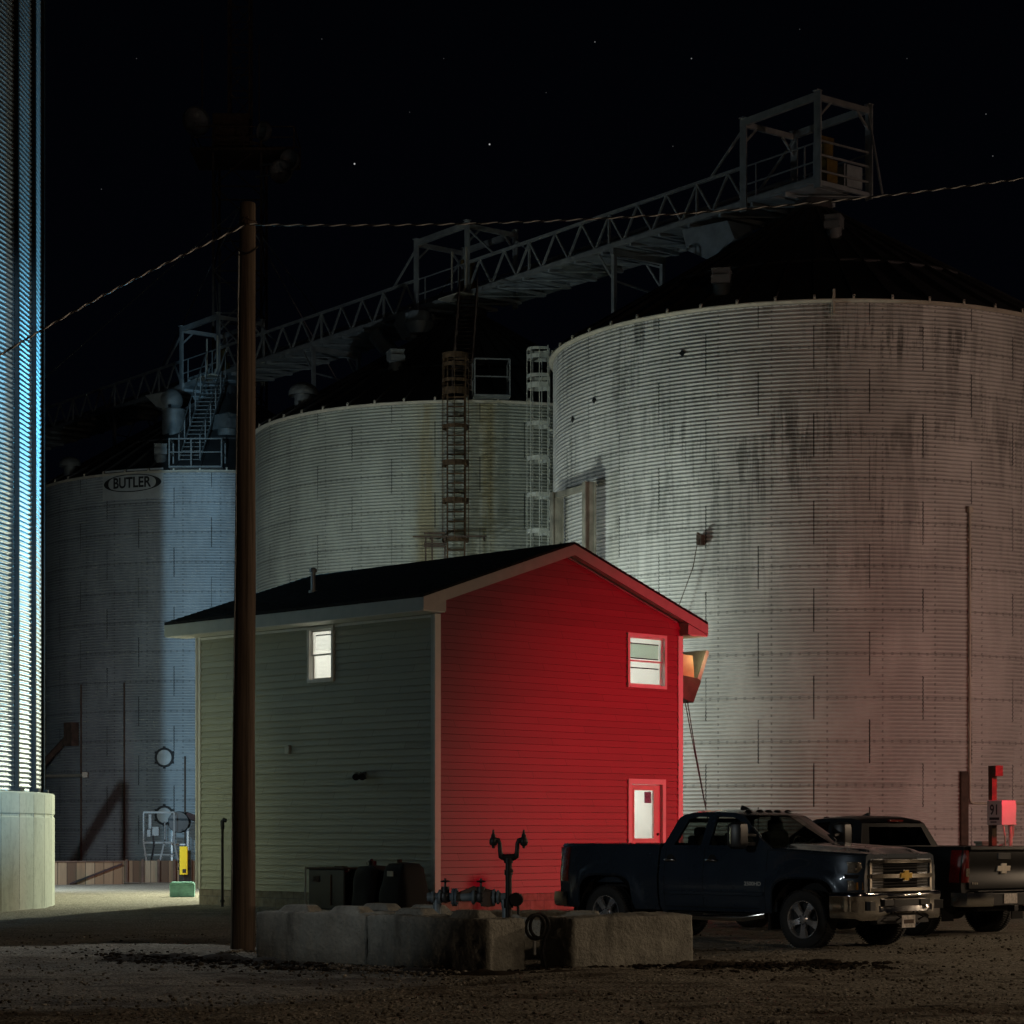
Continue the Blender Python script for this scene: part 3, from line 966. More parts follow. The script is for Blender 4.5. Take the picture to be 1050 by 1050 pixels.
# ================================================================ GRAIN BINS
def corrugated_wall(R, z0, z1, mat, parent, pitch=0.10164, amp=0.0175, nseg=160, per=5):
    nw = int(round((z1 - z0) / pitch))
    nz = nw * per + 1
    zz = np.linspace(z0, z0 + nw * pitch, nz)
    rr = R + amp * np.cos((zz - z0) / pitch * 2 * np.pi)
    an = np.linspace(0, 2 * np.pi, nseg, endpoint=False)
    co = np.zeros((nz, nseg, 3))
    co[..., 0] = rr[:, None] * np.cos(an)[None, :]
    co[..., 1] = rr[:, None] * np.sin(an)[None, :]
    co[..., 2] = zz[:, None]
    me = bpy.data.meshes.new('wall')
    me.vertices.add(nz * nseg)
    me.vertices.foreach_set('co', co.reshape(-1))
    idx = np.arange(nz * nseg).reshape(nz, nseg)
    nxt = np.roll(idx, -1, axis=1)
    q = np.stack([idx[:-1], nxt[:-1], nxt[1:], idx[1:]], -1).reshape(-1, 4)
    me.loops.add(q.size)
    me.loops.foreach_set('vertex_index', q.reshape(-1).astype(np.int32))
    me.polygons.add(len(q))
    me.polygons.foreach_set('loop_start', (np.arange(len(q)) * 4).astype(np.int32))
    me.update(calc_edges=True)
    me.shade_smooth()
    o = bpy.data.objects.new('wall', me)
    COL.objects.link(o)
    me.materials.append(mat)
    o.parent = parent
    return o

def bin_theta(c, R, px):
    """angle on the bin's wall that the column px of the photo meets"""
    k = (px - CX) / F
    A = 1 + k * k
    B = -2 * (c[0] * k + c[1])
    Cc = c[0] ** 2 + c[1] ** 2 - R * R
    disc = B * B - 4 * A * Cc
    Y = (-B - math.sqrt(max(disc, 0))) / (2 * A)
    return math.atan2(Y - c[1], k * Y - c[0])

def pol(th, r, z): return Vector((r * math.cos(th), r * math.sin(th), z))
EZ, RB = 15.15, 7.5
SL = 0.60
def rz_(r): return EZ + 0.02 + (RB + 0.12 - r) * SL

def bin_roof(parent, nr=48):
    mb = MB()
    mb.lathe([(RB + 0.12, EZ + 0.02), (4.9, rz_(4.9)), (4.88, rz_(4.88) + 0.03), (2.4, rz_(2.4) + 0.03), (0.55, rz_(0.55))], 96)
    mb.lathe([(0.55, rz_(0.55)), (0.55, rz_(0.55) + 0.35), (0.0, rz_(0.55) + 0.42)], 24)
    for i in range(nr):
        th = 2 * PI * i / nr
        mb.bar(pol(th, RB + 0.13, EZ + 0.06), pol(th, 2.4 if i % 2 else 0.6, rz_(2.4 if i % 2 else 0.6) + 0.05), 0.05, 0.10)
    ring = [pol(2 * PI * i / 64, 4.9, rz_(4.9) + 0.06) for i in range(64)]
    mb.tube(ring, 0.04, 5, True)
    rf = mb.build('roof', M['roof_steel'], parent)
    e = MB()
    e.lathe([(RB - 0.02, EZ - 0.05), (RB + 0.05, EZ - 0.05), (RB + 0.13, EZ + 0.0), (RB + 0.13, EZ + 0.025), (RB - 0.02, EZ + 0.01)], 120)
    for i in range(nr):
        th = 2 * PI * i / nr
        e.box(pol(th, RB + 0.12, EZ + 0.06), (0.05, 0.06, 0.13), rz=th)
    e.build('eave_ring', M['conduit'], parent)
    return rf

def hood_vent(roof, th, r, s=0.45, box=False, mat=None, turn=0.0):
    mb = MB()
    base = pol(th, r, rz_(r))
    if box:
        mb.tube([base - Vector((0, 0, 0.1)), base + Vector((0, 0, 0.35))], s * 0.55, 14)
        mb.box(base + Vector((0, 0, 0.42)), (s * 1.5, s * 1.1, s * 0.75), rz=th + turn)
        mb.box(base + pol(th + turn, s * 0.8, 0.30), (s * 0.3, s * 1.15, s * 0.5), rz=th + turn)
        mb.box(base + Vector((0, 0, 0.42 + s * 0.39)), (s * 1.6, s * 1.2, 0.03), rz=th + turn)
    else:
        mb.tube([base - Vector((0, 0, 0.1)), base + Vector((0, 0, 0.3))], s * 0.6, 14)
        prof = [(s * 1.0, 0.28), (s * 1.0, 0.36)] + [(s * math.cos(a), 0.36 + s * 0.75 * math.sin(a)) for a in np.linspace(0.15, 1.5, 6)]
        mb.lathe(prof, 18, Matrix.Translation(base))
    return mb.build('roof_vent', M['galv_dark'], roof, 40)

def cage_ladder(parent, th, z0, z1, mat, R=RB, gap=0.18, hoops=None, half=0.23, cage_r=0.37, name='ladder', cage=True, k=1.0):
    er = Vector((math.cos(th), math.sin(th), 0))
    et = Vector((-math.sin(th), math.cos(th), 0))
    mb = MB()
    for s in (-1, 1):
        mb.bar(er * (R + gap) + et * half * s + Vector((0, 0, z0)), er * (R + gap) + et * half * s + Vector((0, 0, z1)), 0.05 * k, 0.035 * k)
    z = z0 + 0.15
    while z < z1:
        mb.bar(er * (R + gap) + et * half + Vector((0, 0, z)), er * (R + gap) - et * half + Vector((0, 0, z)), 0.03 * k)
        z += 0.30
    z = z0 + 0.6
    while z < min(z1, EZ):
        for s in (-1, 1):
            mb.bar(er * (R - 0.02) + et * half * s + Vector((0, 0, z)), er * (R + gap) + et * half * s + Vector((0, 0, z)), 0.04)
        z += 1.9
    lad = mb.build(name, mat, parent)
    if cage:
        cb = MB()
        zs = hoops
        cen = er * (R + gap + 0.30)
        def hoop_pt(a, z): return cen + er * cage_r * math.cos(a) + et * cage_r * math.sin(a) + Vector((0, 0, z))
        for zc, hh in zs:
            rows = []
            for dz in (-hh / 2, hh / 2):
                pts = [er * (R + gap) + et * half * 1.15 * -1 + Vector((0, 0, zc + dz))]
                pts += [hoop_pt(a, zc + dz) for a in np.linspace(-2.0, 2.0, 15)]
                pts += [er * (R + gap) + et * half * 1.15 + Vector((0, 0, zc + dz))]
                rows.append(pts)
            cb.grid(rows)
        zl, zh = zs[0][0], zs[-1][0]
        for a in (-1.75, -0.95, 0.0, 0.95, 1.75):
            cb.bar(hoop_pt(a, zl), hoop_pt(a, zh), 0.055 * k, 0.022)
        cg = cb.build('safety_cage', mat, lad)
        sol = cg.modifiers.new('thickness', 'SOLIDIFY')
        sol.thickness = 0.012
    return lad

def rail_box(mb, pts, h=1.05, post=0.045, mid=True, close=False):
    P = [Vector(p) for p in pts]
    up = Vector((0, 0, h))
    for p in P: mb.bar(p, p + up, post)
    pairs = list(zip(P[:-1], P[1:])) + ([(P[-1], P[0])] if close else [])
    for a, b in pairs:
        mb.bar(a + up, b + up, post * 0.9)
        if mid: mb.bar(a + up * 0.5, b + up * 0.5, post * 0.75)

def grain_bin(c, label, wall_mat):
    root = thing('grain_bin', label, 'grain bin', (c[0], c[1], 0), 0, 'old corrugated grain bins behind the house')
    corrugated_wall(RB, 0.25, 15.17, wall_mat, root)
    MB().lathe([(RB - 0.1, -0.2), (RB + 0.22, -0.2), (RB + 0.22, 0.27), (RB - 0.1, 0.29)], 96).build('concrete_footing', M['concrete_old'], root)
    rf = bin_roof(root)
    return root, rf

C1, C2, C3 = (8.7, 64.7), (-1.43, 78.1), (-11.7, 91.7)
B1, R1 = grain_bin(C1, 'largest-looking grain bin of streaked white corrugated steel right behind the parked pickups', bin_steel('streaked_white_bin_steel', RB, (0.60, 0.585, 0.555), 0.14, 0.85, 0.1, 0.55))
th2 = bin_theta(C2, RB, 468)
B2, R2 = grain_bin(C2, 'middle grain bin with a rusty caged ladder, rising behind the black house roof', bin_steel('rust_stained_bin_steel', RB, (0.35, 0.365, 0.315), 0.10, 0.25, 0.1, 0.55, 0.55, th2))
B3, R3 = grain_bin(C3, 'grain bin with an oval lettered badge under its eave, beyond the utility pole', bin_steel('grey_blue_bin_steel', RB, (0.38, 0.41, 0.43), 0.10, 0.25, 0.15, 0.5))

def C_(c): return Vector((c[0], c[1], 0))
# --- near bin: vents, ladder, conduit, bracket
def roof_spot(c, x, y, Y):
    p = at(x, y, Y) - C_(c)
    return math.atan2(p.y, p.x), math.hypot(p.x, p.y)
hood_vent(R1, bin_theta(C1, 6.9, 737), 6.7, 0.42, True, M['conduit'], 0.3)
hood_vent(R1, bin_theta(C1, 3.2, 857), 3.0, 0.38, True, M['galv_blue'], -0.4)
tl = bin_theta(C1, RB, 567.5) - 0.10
hoops = [(at(0, y, 64.5).z, 0.13) for y in (560, 540, 502, 464, 428)] + [(at(0, 388, 64.5).z, 0.16), (at(0, 378, 64.5).z, 0.1), (at(0, 358, 64.5).z, 0.12), (at(0, 350, 64.5).z, 0.08)]
cage_ladder(B1, tl, 7.0, at(0, 347, 64.5).z, M['white_steel'], hoops=hoops, cage_r=0.34)
dome = MB()
pt = pol(tl + 0.12, RB - 0.35, EZ + 0.15)
dome.lathe([(0.45, 0.0)] + [(0.45 * math.cos(a), 0.34 * math.sin(a)) for a in np.linspace(0.1, 1.5, 6)], 18, Matrix.Translation(pt))
dome.build('roof_hatch', M['galv_blue'], R1, 40)
thc = bin_theta(C1, RB, 993)
cd = MB()
zt_, zb_ = at(0, 527, 58.6).z, at(0, 824, 58.6).z
pts = [pol(thc, RB + 0.07, zt_), pol(thc, RB + 0.07, zb_ + 0.12)]
for i in range(1, 5):
    a = i / 4 * PI / 2
    pts.append(pol(thc + 0.017 * (1 - math.cos(a)), RB + 0.07, zb_ + 0.12 * (1 - math.sin(a))))
for i in range(1, 12): pts.append(pol(thc + 0.017 + 0.045 * i, RB + 0.07, zb_))
cd.tube(pts, 0.035, 8)
for z in np.arange(zb_ + 0.8, zt_, 1.2):
    cd.box(pol(thc, RB + 0.04, z), (0.06, 0.12, 0.04), rz=thc)
cd.box(pol(thc, RB + 0.08, zt_), (0.10, 0.12, 0.14), rz=thc)
cd.build('conduit', M['conduit'], B1, 50)
ch = MB()
ths = bin_theta(C1, RB, 989)
ch.box(pol(ths - 0.006, RB + 0.05, at(0, 835, 58.5).z), (0.08, 0.22, 2.2), rz=ths)
ch.build('stiffener_channel', M['rusty_dark'], B1)
bk = MB()
thb = bin_theta(C1, RB, 720)
zb = at(0, 553, 58).z
bk.box(pol(thb, RB + 0.10, zb), (0.22, 0.14, 0.26), rz=thb)
bk.bar(pol(thb, RB - 0.02, zb + 0.1), pol(thb, RB + 0.3, zb + 0.16), 0.04)
bk.tube([pol(thb, RB + 0.25, zb), pol(thb - 0.02, RB + 0.22, zb - 0.7), pol(bin_theta(C1, RB, 699), RB + 0.3, zb - 1.9)], 0.012, 5)
bk.build('cable_bracket', M['rusty_dark'], B1)
bk2 = MB()
tht = bin_theta(C1, RB, 855)
bk2.bar(pol(tht, RB + 0.06, EZ - 0.35), pol(tht, RB + 0.06, EZ + 0.28), 0.06)
bk2.tube([pol(tht - 0.008, RB + 0.1, EZ - 0.5), pol(tht - 0.01, RB + 0.14, EZ - 0.2), pol(tht - 0.004, RB + 0.12, EZ + 0.1)], 0.015, 6)
bk2.build('eave_bracket', M['conduit'], B1)
for px, y in ((700, 358), (588, 416), (610, 404)):
    th = bin_theta(C1, RB, px)
    zc = at(0, y, 60).z if px < 650 else at(0, y, 58).z
    b = MB().lathe([(0.0, 0.03), (0.09, 0.025), (0.09, 0.0)], 4, Matrix.Translation(pol(th, RB + 0.015, zc)) @ Matrix.Rotation(th, 4, 'Z') @ Matrix.Rotation(PI / 2, 4, 'Y'))
    b.build('wall_plate', M['black_iron'], B1)

GF = thing('steel_portal_frame', 'two-legged steel frame standing close against the left flank of the nearest old bin', 'frame', (1.25, 62.5, 0))
g2 = Vector((2.07 - 1.25, 60.2 - 62.5, 0))
az_ = math.atan2(g2.y, g2.x)
for q, zt in ((Vector((0, 0, 0)), at(0, 505, 62.5).z), (g2, at(0, 494, 60.2).z)):
    m = MB()
    m.box(q + Vector((0, 0, zt / 2)), (0.05, 0.30, zt), rz=az_)
    for s in (-1, 1): m.box(q + Vector((-math.sin(az_), math.cos(az_), 0)) * 0.15 * s + Vector((0, 0, zt / 2)), (0.22, 0.03, zt - 0.01), rz=az_)
    m.build('post', M['rusty_light'], GF)
m = MB()
m.bar(Vector((0, 0, at(0, 508, 62.5).z)), g2 + Vector((0, 0, at(0, 499, 60.2).z)), 0.12, 0.16)
m.build('top_beam', M['rusty_light'], GF)
m = MB()
m.tube([(0.05, -0.1, 9.6), (0.45, -1.0, 8.4), (0.95, -1.9, 6.9)], 0.015, 6)
m.build('slack_cable', M['cable_black'], GF)

# --- middle bin: rusty caged ladder, landing, roof ladder, vents
zA = at(0, 600, 70.5).z
hp_ = [(at(0, y, 70.6).z, hh) for y, hh in ((556, 0.10), (516, 0.14), (478, 0.16), (441, 0.12), (405, 0.22), (394, 0.1), (378, 0.12), (369, 0.18))]
cage_ladder(B2, th2, 0.4, at(0, 366, 70.6).z, M['rusty'], hoops=hp_, half=0.27, cage_r=0.42, k=1.5)
ld = MB()
er, et = pol(th2, 1, 0), pol(th2 + PI / 2, 1, 0)
zl = at(0, 577, 70.4).z
for s in (-1, 1):
    pass
zt2 = at(0, 553, 70.4).z
ld.bar(er * (RB + 0.9) - et * 1.30 + Vector((0, 0, zt2)), er * (RB + 0.9) + et * 1.0 + Vector((0, 0, zt2)), 0.05)
ld.bar(er * (RB + 0.1) - et * 0.75 + Vector((0, 0, zt2 - 0.02)), er * (RB + 0.9) - et * 0.75 + Vector((0, 0, zt2 - 0.02)), 0.05)
ld.bar(er * (RB + 0.1) + et * 0.9 + Vector((0, 0, zt2 - 0.02)), er * (RB + 0.9) + et * 0.9 + Vector((0, 0, zt2 - 0.02)), 0.05)
for q in (-0.75, -0.55, -0.15):
    ld.bar(er * (RB + 0.85) + et * (-0.0 + q - 0.15) + Vector((0, 0, zt2)), er * (RB + 0.85) + et * (q - 0.15) + Vector((0, 0, zl - 1.2)), 0.05)
for dz in (0.10, -0.22, -0.30):
    ld.bar(er * (RB + 0.9) - et * 0.95 + Vector((0, 0, zt2 + dz)), er * (RB + 0.9) - et * 0.28 + Vector((0, 0, zt2 + dz)), 0.06)
ld.box(er * (RB + 0.5) - et * 0.5 + Vector((0, 0, zl - 1.2)), (0.8, 1.2, 0.05), rz=th2)
ld.build('ladder_landing', M['rusty_dark'], B2)

def roof_ladder(roof, th, r0, r1, mat, half=0.3, lift=0.15, rails=True, z_end=None):
    et = pol(th + PI / 2, 1, 0)
    mb = MB()
    a, b = pol(th, r0, rz_(r0) + lift), pol(th, r1, z_end if z_end else rz_(r1) + lift)
    for s in (-1, 1):
        mb.bar(a + et * half * s, b + et * half * s, 0.05, 0.08)
    n = int((b - a).length / 0.32)
    for i in range(n + 1):
        p = a.lerp(b, i / n)
        mb.box(p, (0.14, 2 * half, 0.025), rz=th)
    if rails:
        for s in (-1, 1):
            for i in range(0, n + 1, 4):
                p = a.lerp(b, i / n) + et * half * s
                mb.bar(p, p + Vector((0, 0, 0.95)), 0.04)
            mb.bar(a + et * half * s + Vector((0, 0, 0.95)), b + et * half * s + Vector((0, 0, 0.95)), 0.035)
    return mb.build('roof_ladder', mat, roof)
roof_ladder(R2, bin_theta(C2, 7.0, 474), 7.3, 1.6, M['rusty_dark'], 0.3, 0.2, True, 19.9)
pf = MB()
thp = bin_theta(C2, RB, 503)
er, et = pol(thp, 1, 0), pol(thp + PI / 2, 1, 0)
zz = Vector((0, 0, EZ + 0.12))
pf.box(er * (RB + 0.2) + Vector((0, 0, EZ + 0.08)), (0.9, 1.15, 0.05), rz=thp)
rail_box(pf, [er * (RB - 0.2) + et * 0.55 + zz, er * (RB + 0.6) + et * 0.55 + zz, er * (RB + 0.6) - et * 0.55 + zz, er * (RB - 0.2) - et * 0.55 + zz], 1.1, 0.045)
pf.build('eave_platform', M['galv_dark'], B2)
hood_vent(R2, bin_theta(C2, 6.9, 303), 6.6, 0.50, False, M['conduit'])
hood_vent(R2, bin_theta(C2, 5.0, 402), 4.8, 0.42, True, M['galv_blue'], 0.8)

# --- badge bin: sign, roof stairs, vents, manholes
def bent(vs, c, th0, R, zc, out):
    res = []
    for v in vs:
        th = th0 + v[0] / R
        res.append(pol(th, R + out + v[2], zc + v[1]))
    return res
thn = bin_theta(C3, RB, 135)
zc = at(0, 502, 86.3).z
pn = MB()
rows = []
for j in range(2):
    rows.append([pol(thn + (i / 12 - 0.5) * 2.62 / RB, RB + 0.03, zc - 0.60 + 1.12 * j) for i in range(13)])
pn.grid(rows)
sg = pn.build('badge_panel', plain('plain_badge_panel', (0.40, 0.42, 0.42), 0.5, 0.1, 0.15, 2), B3)
so = sg.modifiers.new('thickness', 'SOLIDIFY')
so.thickness = 0.02
lv, lf = text_mesh('BUTLER', 0.50, 0.0, 0.014)
xs_ = [v[0] for v in lv]
k_ = 1.62 / (max(xs_) - min(xs_))
lv = [Vector((v[0] * k_, v[1] * 1.1, 0)) for v in lv]
MB().add(bent(lv, C3, thn, RB, zc, 0.042), lf).build('lettering', M['sign_black'], sg)
ov = MB()
def oval(a0, a1, w0, w1):
    rows = [[], []]
    for i in range(33):
        a = a0 + (a1 - a0) * i / 32
        t = abs(math.cos(a))
        w = w0 + (w1 - w0) * max(0, (t - 0.55) / 0.45) ** 1.5
        for j in range(2):
            f = 1 if j == 0 else 0
            rows[j].append(((1.24 - (0 if f else w)) * math.cos(a), (0.34 - (0 if f else w0)) * math.sin(a), 0.0))
    for j in range(2): rows[j] = bent([Vector(p) for p in rows[j]], C3, thn, RB, zc, 0.042)
    ov.grid(rows)
oval(-PI * 0.5, PI * 0.5, 0.035, 0.22)
oval(PI * 0.5, PI * 1.5, 0.035, 0.22)
ov.build('oval_border', M['sign_black'], sg)

ths3 = bin_theta(C3, 6.9, 196)
roof_ladder(R3, ths3, 7.2, 1.9, M['galv_dark'], 0.4, 0.2, True, 19.9)
pf = MB()
thp = bin_theta(C3, RB, 202)
er, et = pol(thp, 1, 0), pol(thp + PI / 2, 1, 0)
zz = Vector((0, 0, EZ + 0.14))
pf.box(er * (RB - 0.1) + Vector((0, 0, EZ + 0.10)), (1.0, 2.0, 0.06), rz=thp)
rail_box(pf, [er * (RB - 0.55) - et * 0.98 + zz, er * (RB + 0.38) - et * 0.98 + zz, er * (RB + 0.38) - et * 0.16 + zz, er * (RB + 0.38) + et * 0.98 + zz, er * (RB - 0.55) + et * 0.98 + zz], 1.0, 0.05)
pf.build('eave_platform', M['galv_dark'], B3)
hood_vent(R3, bin_theta(C3, 6.9, 163), 6.75, 0.42, True, M['conduit'], 0.4)
hood_vent(R3, bin_theta(C3, RB, 60), 7.0, 0.42, False, M['galv_blue'])
hood_vent(R3, bin_theta(C3, 5.0, 233), 4.4, 0.7, True, M['galv_blue'], 0.7)
# tall round vent with an elbow hood
p0 = at(178, 430, 88.0) - C_(C3)
el = MB()
el.tube([p0 + Vector((0, 0, -0.7)), p0 + Vector((0, 0, 0.38))], 0.46, 20)
el.lathe([(0.47, 0.0), (0.50, 0.03), (0.47, 0.06)], 20, Matrix.Translation(p0 + Vector((0, 0, 0.32))))
el.lathe([(0.50 * math.cos(a), 0.46 * math.sin(a)) for a in np.linspace(-0.5, 1.5, 12)], 20, Matrix.Translation(p0 + Vector((-0.12, -0.05, 0.72))))
el.prism([(-0.15, 1.02), (-0.15, 0.30), (-0.62, 0.42), (-1.05, 0.86)], -0.42, 0.32, lambda a, b, d: (p0.x + a, p0.y + d, p0.z + b))
el.build('elbow_vent', M['galv_dark'], R3, 40)
for px, y in ((169, 777), (169, 836)):
    th = bin_theta(C3, RB, px)
    zc_ = at(0, y, 84.6).z
    m_ = Matrix.Translation(pol(th, RB, zc_)) @ Matrix.Rotation(th, 4, 'Z') @ Matrix.Rotation(PI / 2, 4, 'Y')
    mh = MB().lathe([(0.0, 0.05), (0.29, 0.05), (0.29, 0.02)], 28, m_).build('manhole_lid', M['galv'], B3)
    rg = MB().lathe([(0.29, 0.0), (0.29, 0.09), (0.37, 0.09), (0.37, -0.02)], 28, m_)
    for a in np.linspace(0, 2 * PI, 6, endpoint=False):
        rg.box(m_ @ Vector((0.38 * math.cos(a), 0.38 * math.sin(a), 0.06)), (0.08, 0.08, 0.08), rz=th)
    rg.build('manhole_ring', M['black_iron'], mh)
# pipes and spout box low on the badge bin
sb = MB()
tha, thb_ = bin_theta(C3, RB, 77), bin_theta(C3, RB, 55)
p = pol(tha, RB + 0.15, at(0, 750, 84.8).z)
q = pol(thb_ - 0.05, RB + 0.6, at(0, 790, 84.8).z)
sb.tube([p, q], 0.13, 10)
sb.box(p + Vector((0, 0, -0.05)), (0.4, 0.5, 0.9), rz=tha)
sb.build('spout', M['rusty_dark'], B3)
hb_ = MB()
za = at(0, 794, 84.8).z
hb_.tube([pol(bin_theta(C3, RB, 50), RB + 0.3, za), pol(bin_theta(C3, RB, 92), RB + 0.25, za - 0.02)], 0.06, 8)
hb_.box(pol(bin_theta(C3, RB, 92), RB + 0.22, za), (0.2, 0.25, 0.2))
hb_.build('side_pipe', M['conduit'], B3)
for px in (128, 84, 190):
    th = bin_theta(C3, RB, px)
    w = MB().bar(pol(th, RB + 0.04, 0.4), pol(th, RB + 0.04, at(0, 700 if px != 190 else 776, 84.8).z), 0.06)
    w.build('wall_rod', M['rusty_dark'], B3)

# ================================================================ TALL NEW BIN AT THE LEFT EDGE
CT, RT, RC = (-20.9, 47.5), 10.72, 11.0
TB = thing('tall_steel_bin', 'tall shiny steel bin with upright stiffeners on a pale concrete ring at the left edge', 'grain bin', (CT[0], CT[1], 0))
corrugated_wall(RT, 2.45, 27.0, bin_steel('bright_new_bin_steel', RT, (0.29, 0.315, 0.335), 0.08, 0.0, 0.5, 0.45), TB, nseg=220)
cb = MB()
cb.lathe([(RC, -0.3), (RC, 1.90), (RC - 0.025, 1.93), (RC - 0.025, 1.96), (RC, 1.99), (RC, 2.40), (RC - 0.03, 2.43), (RT - 0.2, 2.44)], 78)
base = cb.build('concrete_ring', M['concrete_base'], TB)
jn = MB()
for i in range(78):
    th = 2 * PI * i / 78
    jn.box(pol(th, RC - 0.004, 1.2), (0.010, 0.016, 2.36), rz=th)
jn.build('form_joints', M['concrete_block'], base)
proto = None
t0 = bin_theta(CT, RT, 44.9)
sfm = MB()
def hat(mb, th):
    e, t_ = pol(th, 1, 0), pol(th + PI / 2, 1, 0)
    prof = [(-0.09, 0.012), (-0.045, 0.012), (-0.04, 0.085), (0.04, 0.085), (0.045, 0.012), (0.09, 0.012)]
    rows = [[e * (RT + o) + t_ * s + Vector((0, 0, z)) for s, o in prof] for z in (2.46, 27.0)]
    mb.grid(rows)
    z = 2.7
    while z < 22:
        for s in (-0.068, 0.068): mb.box(e * (RT + 0.02) + t_ * s + Vector((0, 0, z)), (0.02, 0.022, 0.022), rz=th)
        z += 0.2
    mb.box(e * (RT + 0.06) + Vector((0, 0, 2.48)), (0.2, 0.26, 0.07), rz=th)
hat(sfm, 0.0)
proto = sfm.build('stiffener', M['stiffener'], TB)
N_ST = 51
stf_off = t0 - math.radians(4.3)
proto.rotation_euler = (0, 0, stf_off)
for i in range(1, N_ST):
    c = proto.copy()
    COL.objects.link(c)
    c.parent = TB
    c.rotation_euler = (0, 0, stf_off - i * 2 * PI / N_ST)
MB().lathe([(RT + 0.15, 27.0), (1.0, 32.5), (0.0, 32.7)], 80).build('roof', M['roof_steel'], TB)
ag = MB()
o_ = Vector((CT[0], CT[1], 0))
ag.tube([Vector((-17.2, 69.1, 1.5)) - o_, Vector((-15.2, 69.1, 4.2)) - o_], 0.085, 12)
ag.tube([Vector((-15.2, 69.1, 4.2)) - o_, Vector((-15.2, 69.1, 0.0)) - o_], 0.06, 10)
ag.build('shadow_tube', M['galv_dark'], TB)  # unseen tube added only to cast the diagonal shadow on the badge bin
# ================================================================ OVERHEAD CONVEYOR
D_ = Vector((-0.603, 0.798, 0)).normalized()
CV = thing('overhead_conveyor', 'long lattice-sided overhead conveyor with gantry frames running across the tops of the bins', 'conveyor', (C1[0], C1[1], 19.78), math.atan2(D_.y, D_.x))
X2, X3 = 16.8, 33.84
EQ = [0.0, X2, X3]
FA, FB = -1.2, 1.85          # gantry frame ends along the conveyor
Wd = 1.0
spans = [(FB, X2 + FA), (X2 + FB, X3 + FA), (X3 + FB, X3 + 22.0)]
hs = MB()
hs.box(((X3 + 22.0 - 1.1) / 2, -0.55, 0.55), (X3 + 22.0 + 1.1, 0.62, 0.62))
x = -1.0
while x < X3 + 22:
    hs.box((x, -0.55, 0.55), (0.05, 0.70, 0.70))
    x += 1.37
hs.build('conveyor_housing', M['galv_blue'], CV)
fl = MB()
fl.box(((X3 + 20.8) / 2, 0.40, 0.17), (X3 + 23.2, 1.08, 0.035))
x = FA
while x < X3 + 22:
    fl.box((x, 0, 0.09), (0.09, 2.0, 0.11))
    fl.bar((x, -0.95, 0.03), (x + 1.37, 0.95, 0.03), 0.06, 0.02)
    fl.box((x + 0.69, 0.0, 0.125), (0.5, 1.9, 0.012))
    x += 1.37
fl.build('walkway_floor', M['galv_blue'], CV)
def truss(x0, x1, y):
    mb = MB()
    n = max(1, int(round((x1 - x0) / 1.37)))
    st = (x1 - x0) / n
    mb.bar((x0, y, 1.25), (x1, y, 1.25), 0.09, 0.09)
    mb.bar((x0, y, 0.20), (x1, y, 0.20), 0.10, 0.16)
    for i in range(n):
        a = x0 + i * st
        mb.bar((a, y, 0.25), (a + st / 2, y, 1.22), 0.06)
        mb.bar((a + st / 2, y, 1.22), (a + st, y, 0.25), 0.06)
        if i % 3 == 1: mb.bar((a + st / 2, y, 0.25), (a + st / 2, y, 1.22), 0.07)
    return mb.build('truss', M['galv'], CV)
for x0, x1 in spans:
    for y in (Wd, -Wd): truss(x0, x1, y)
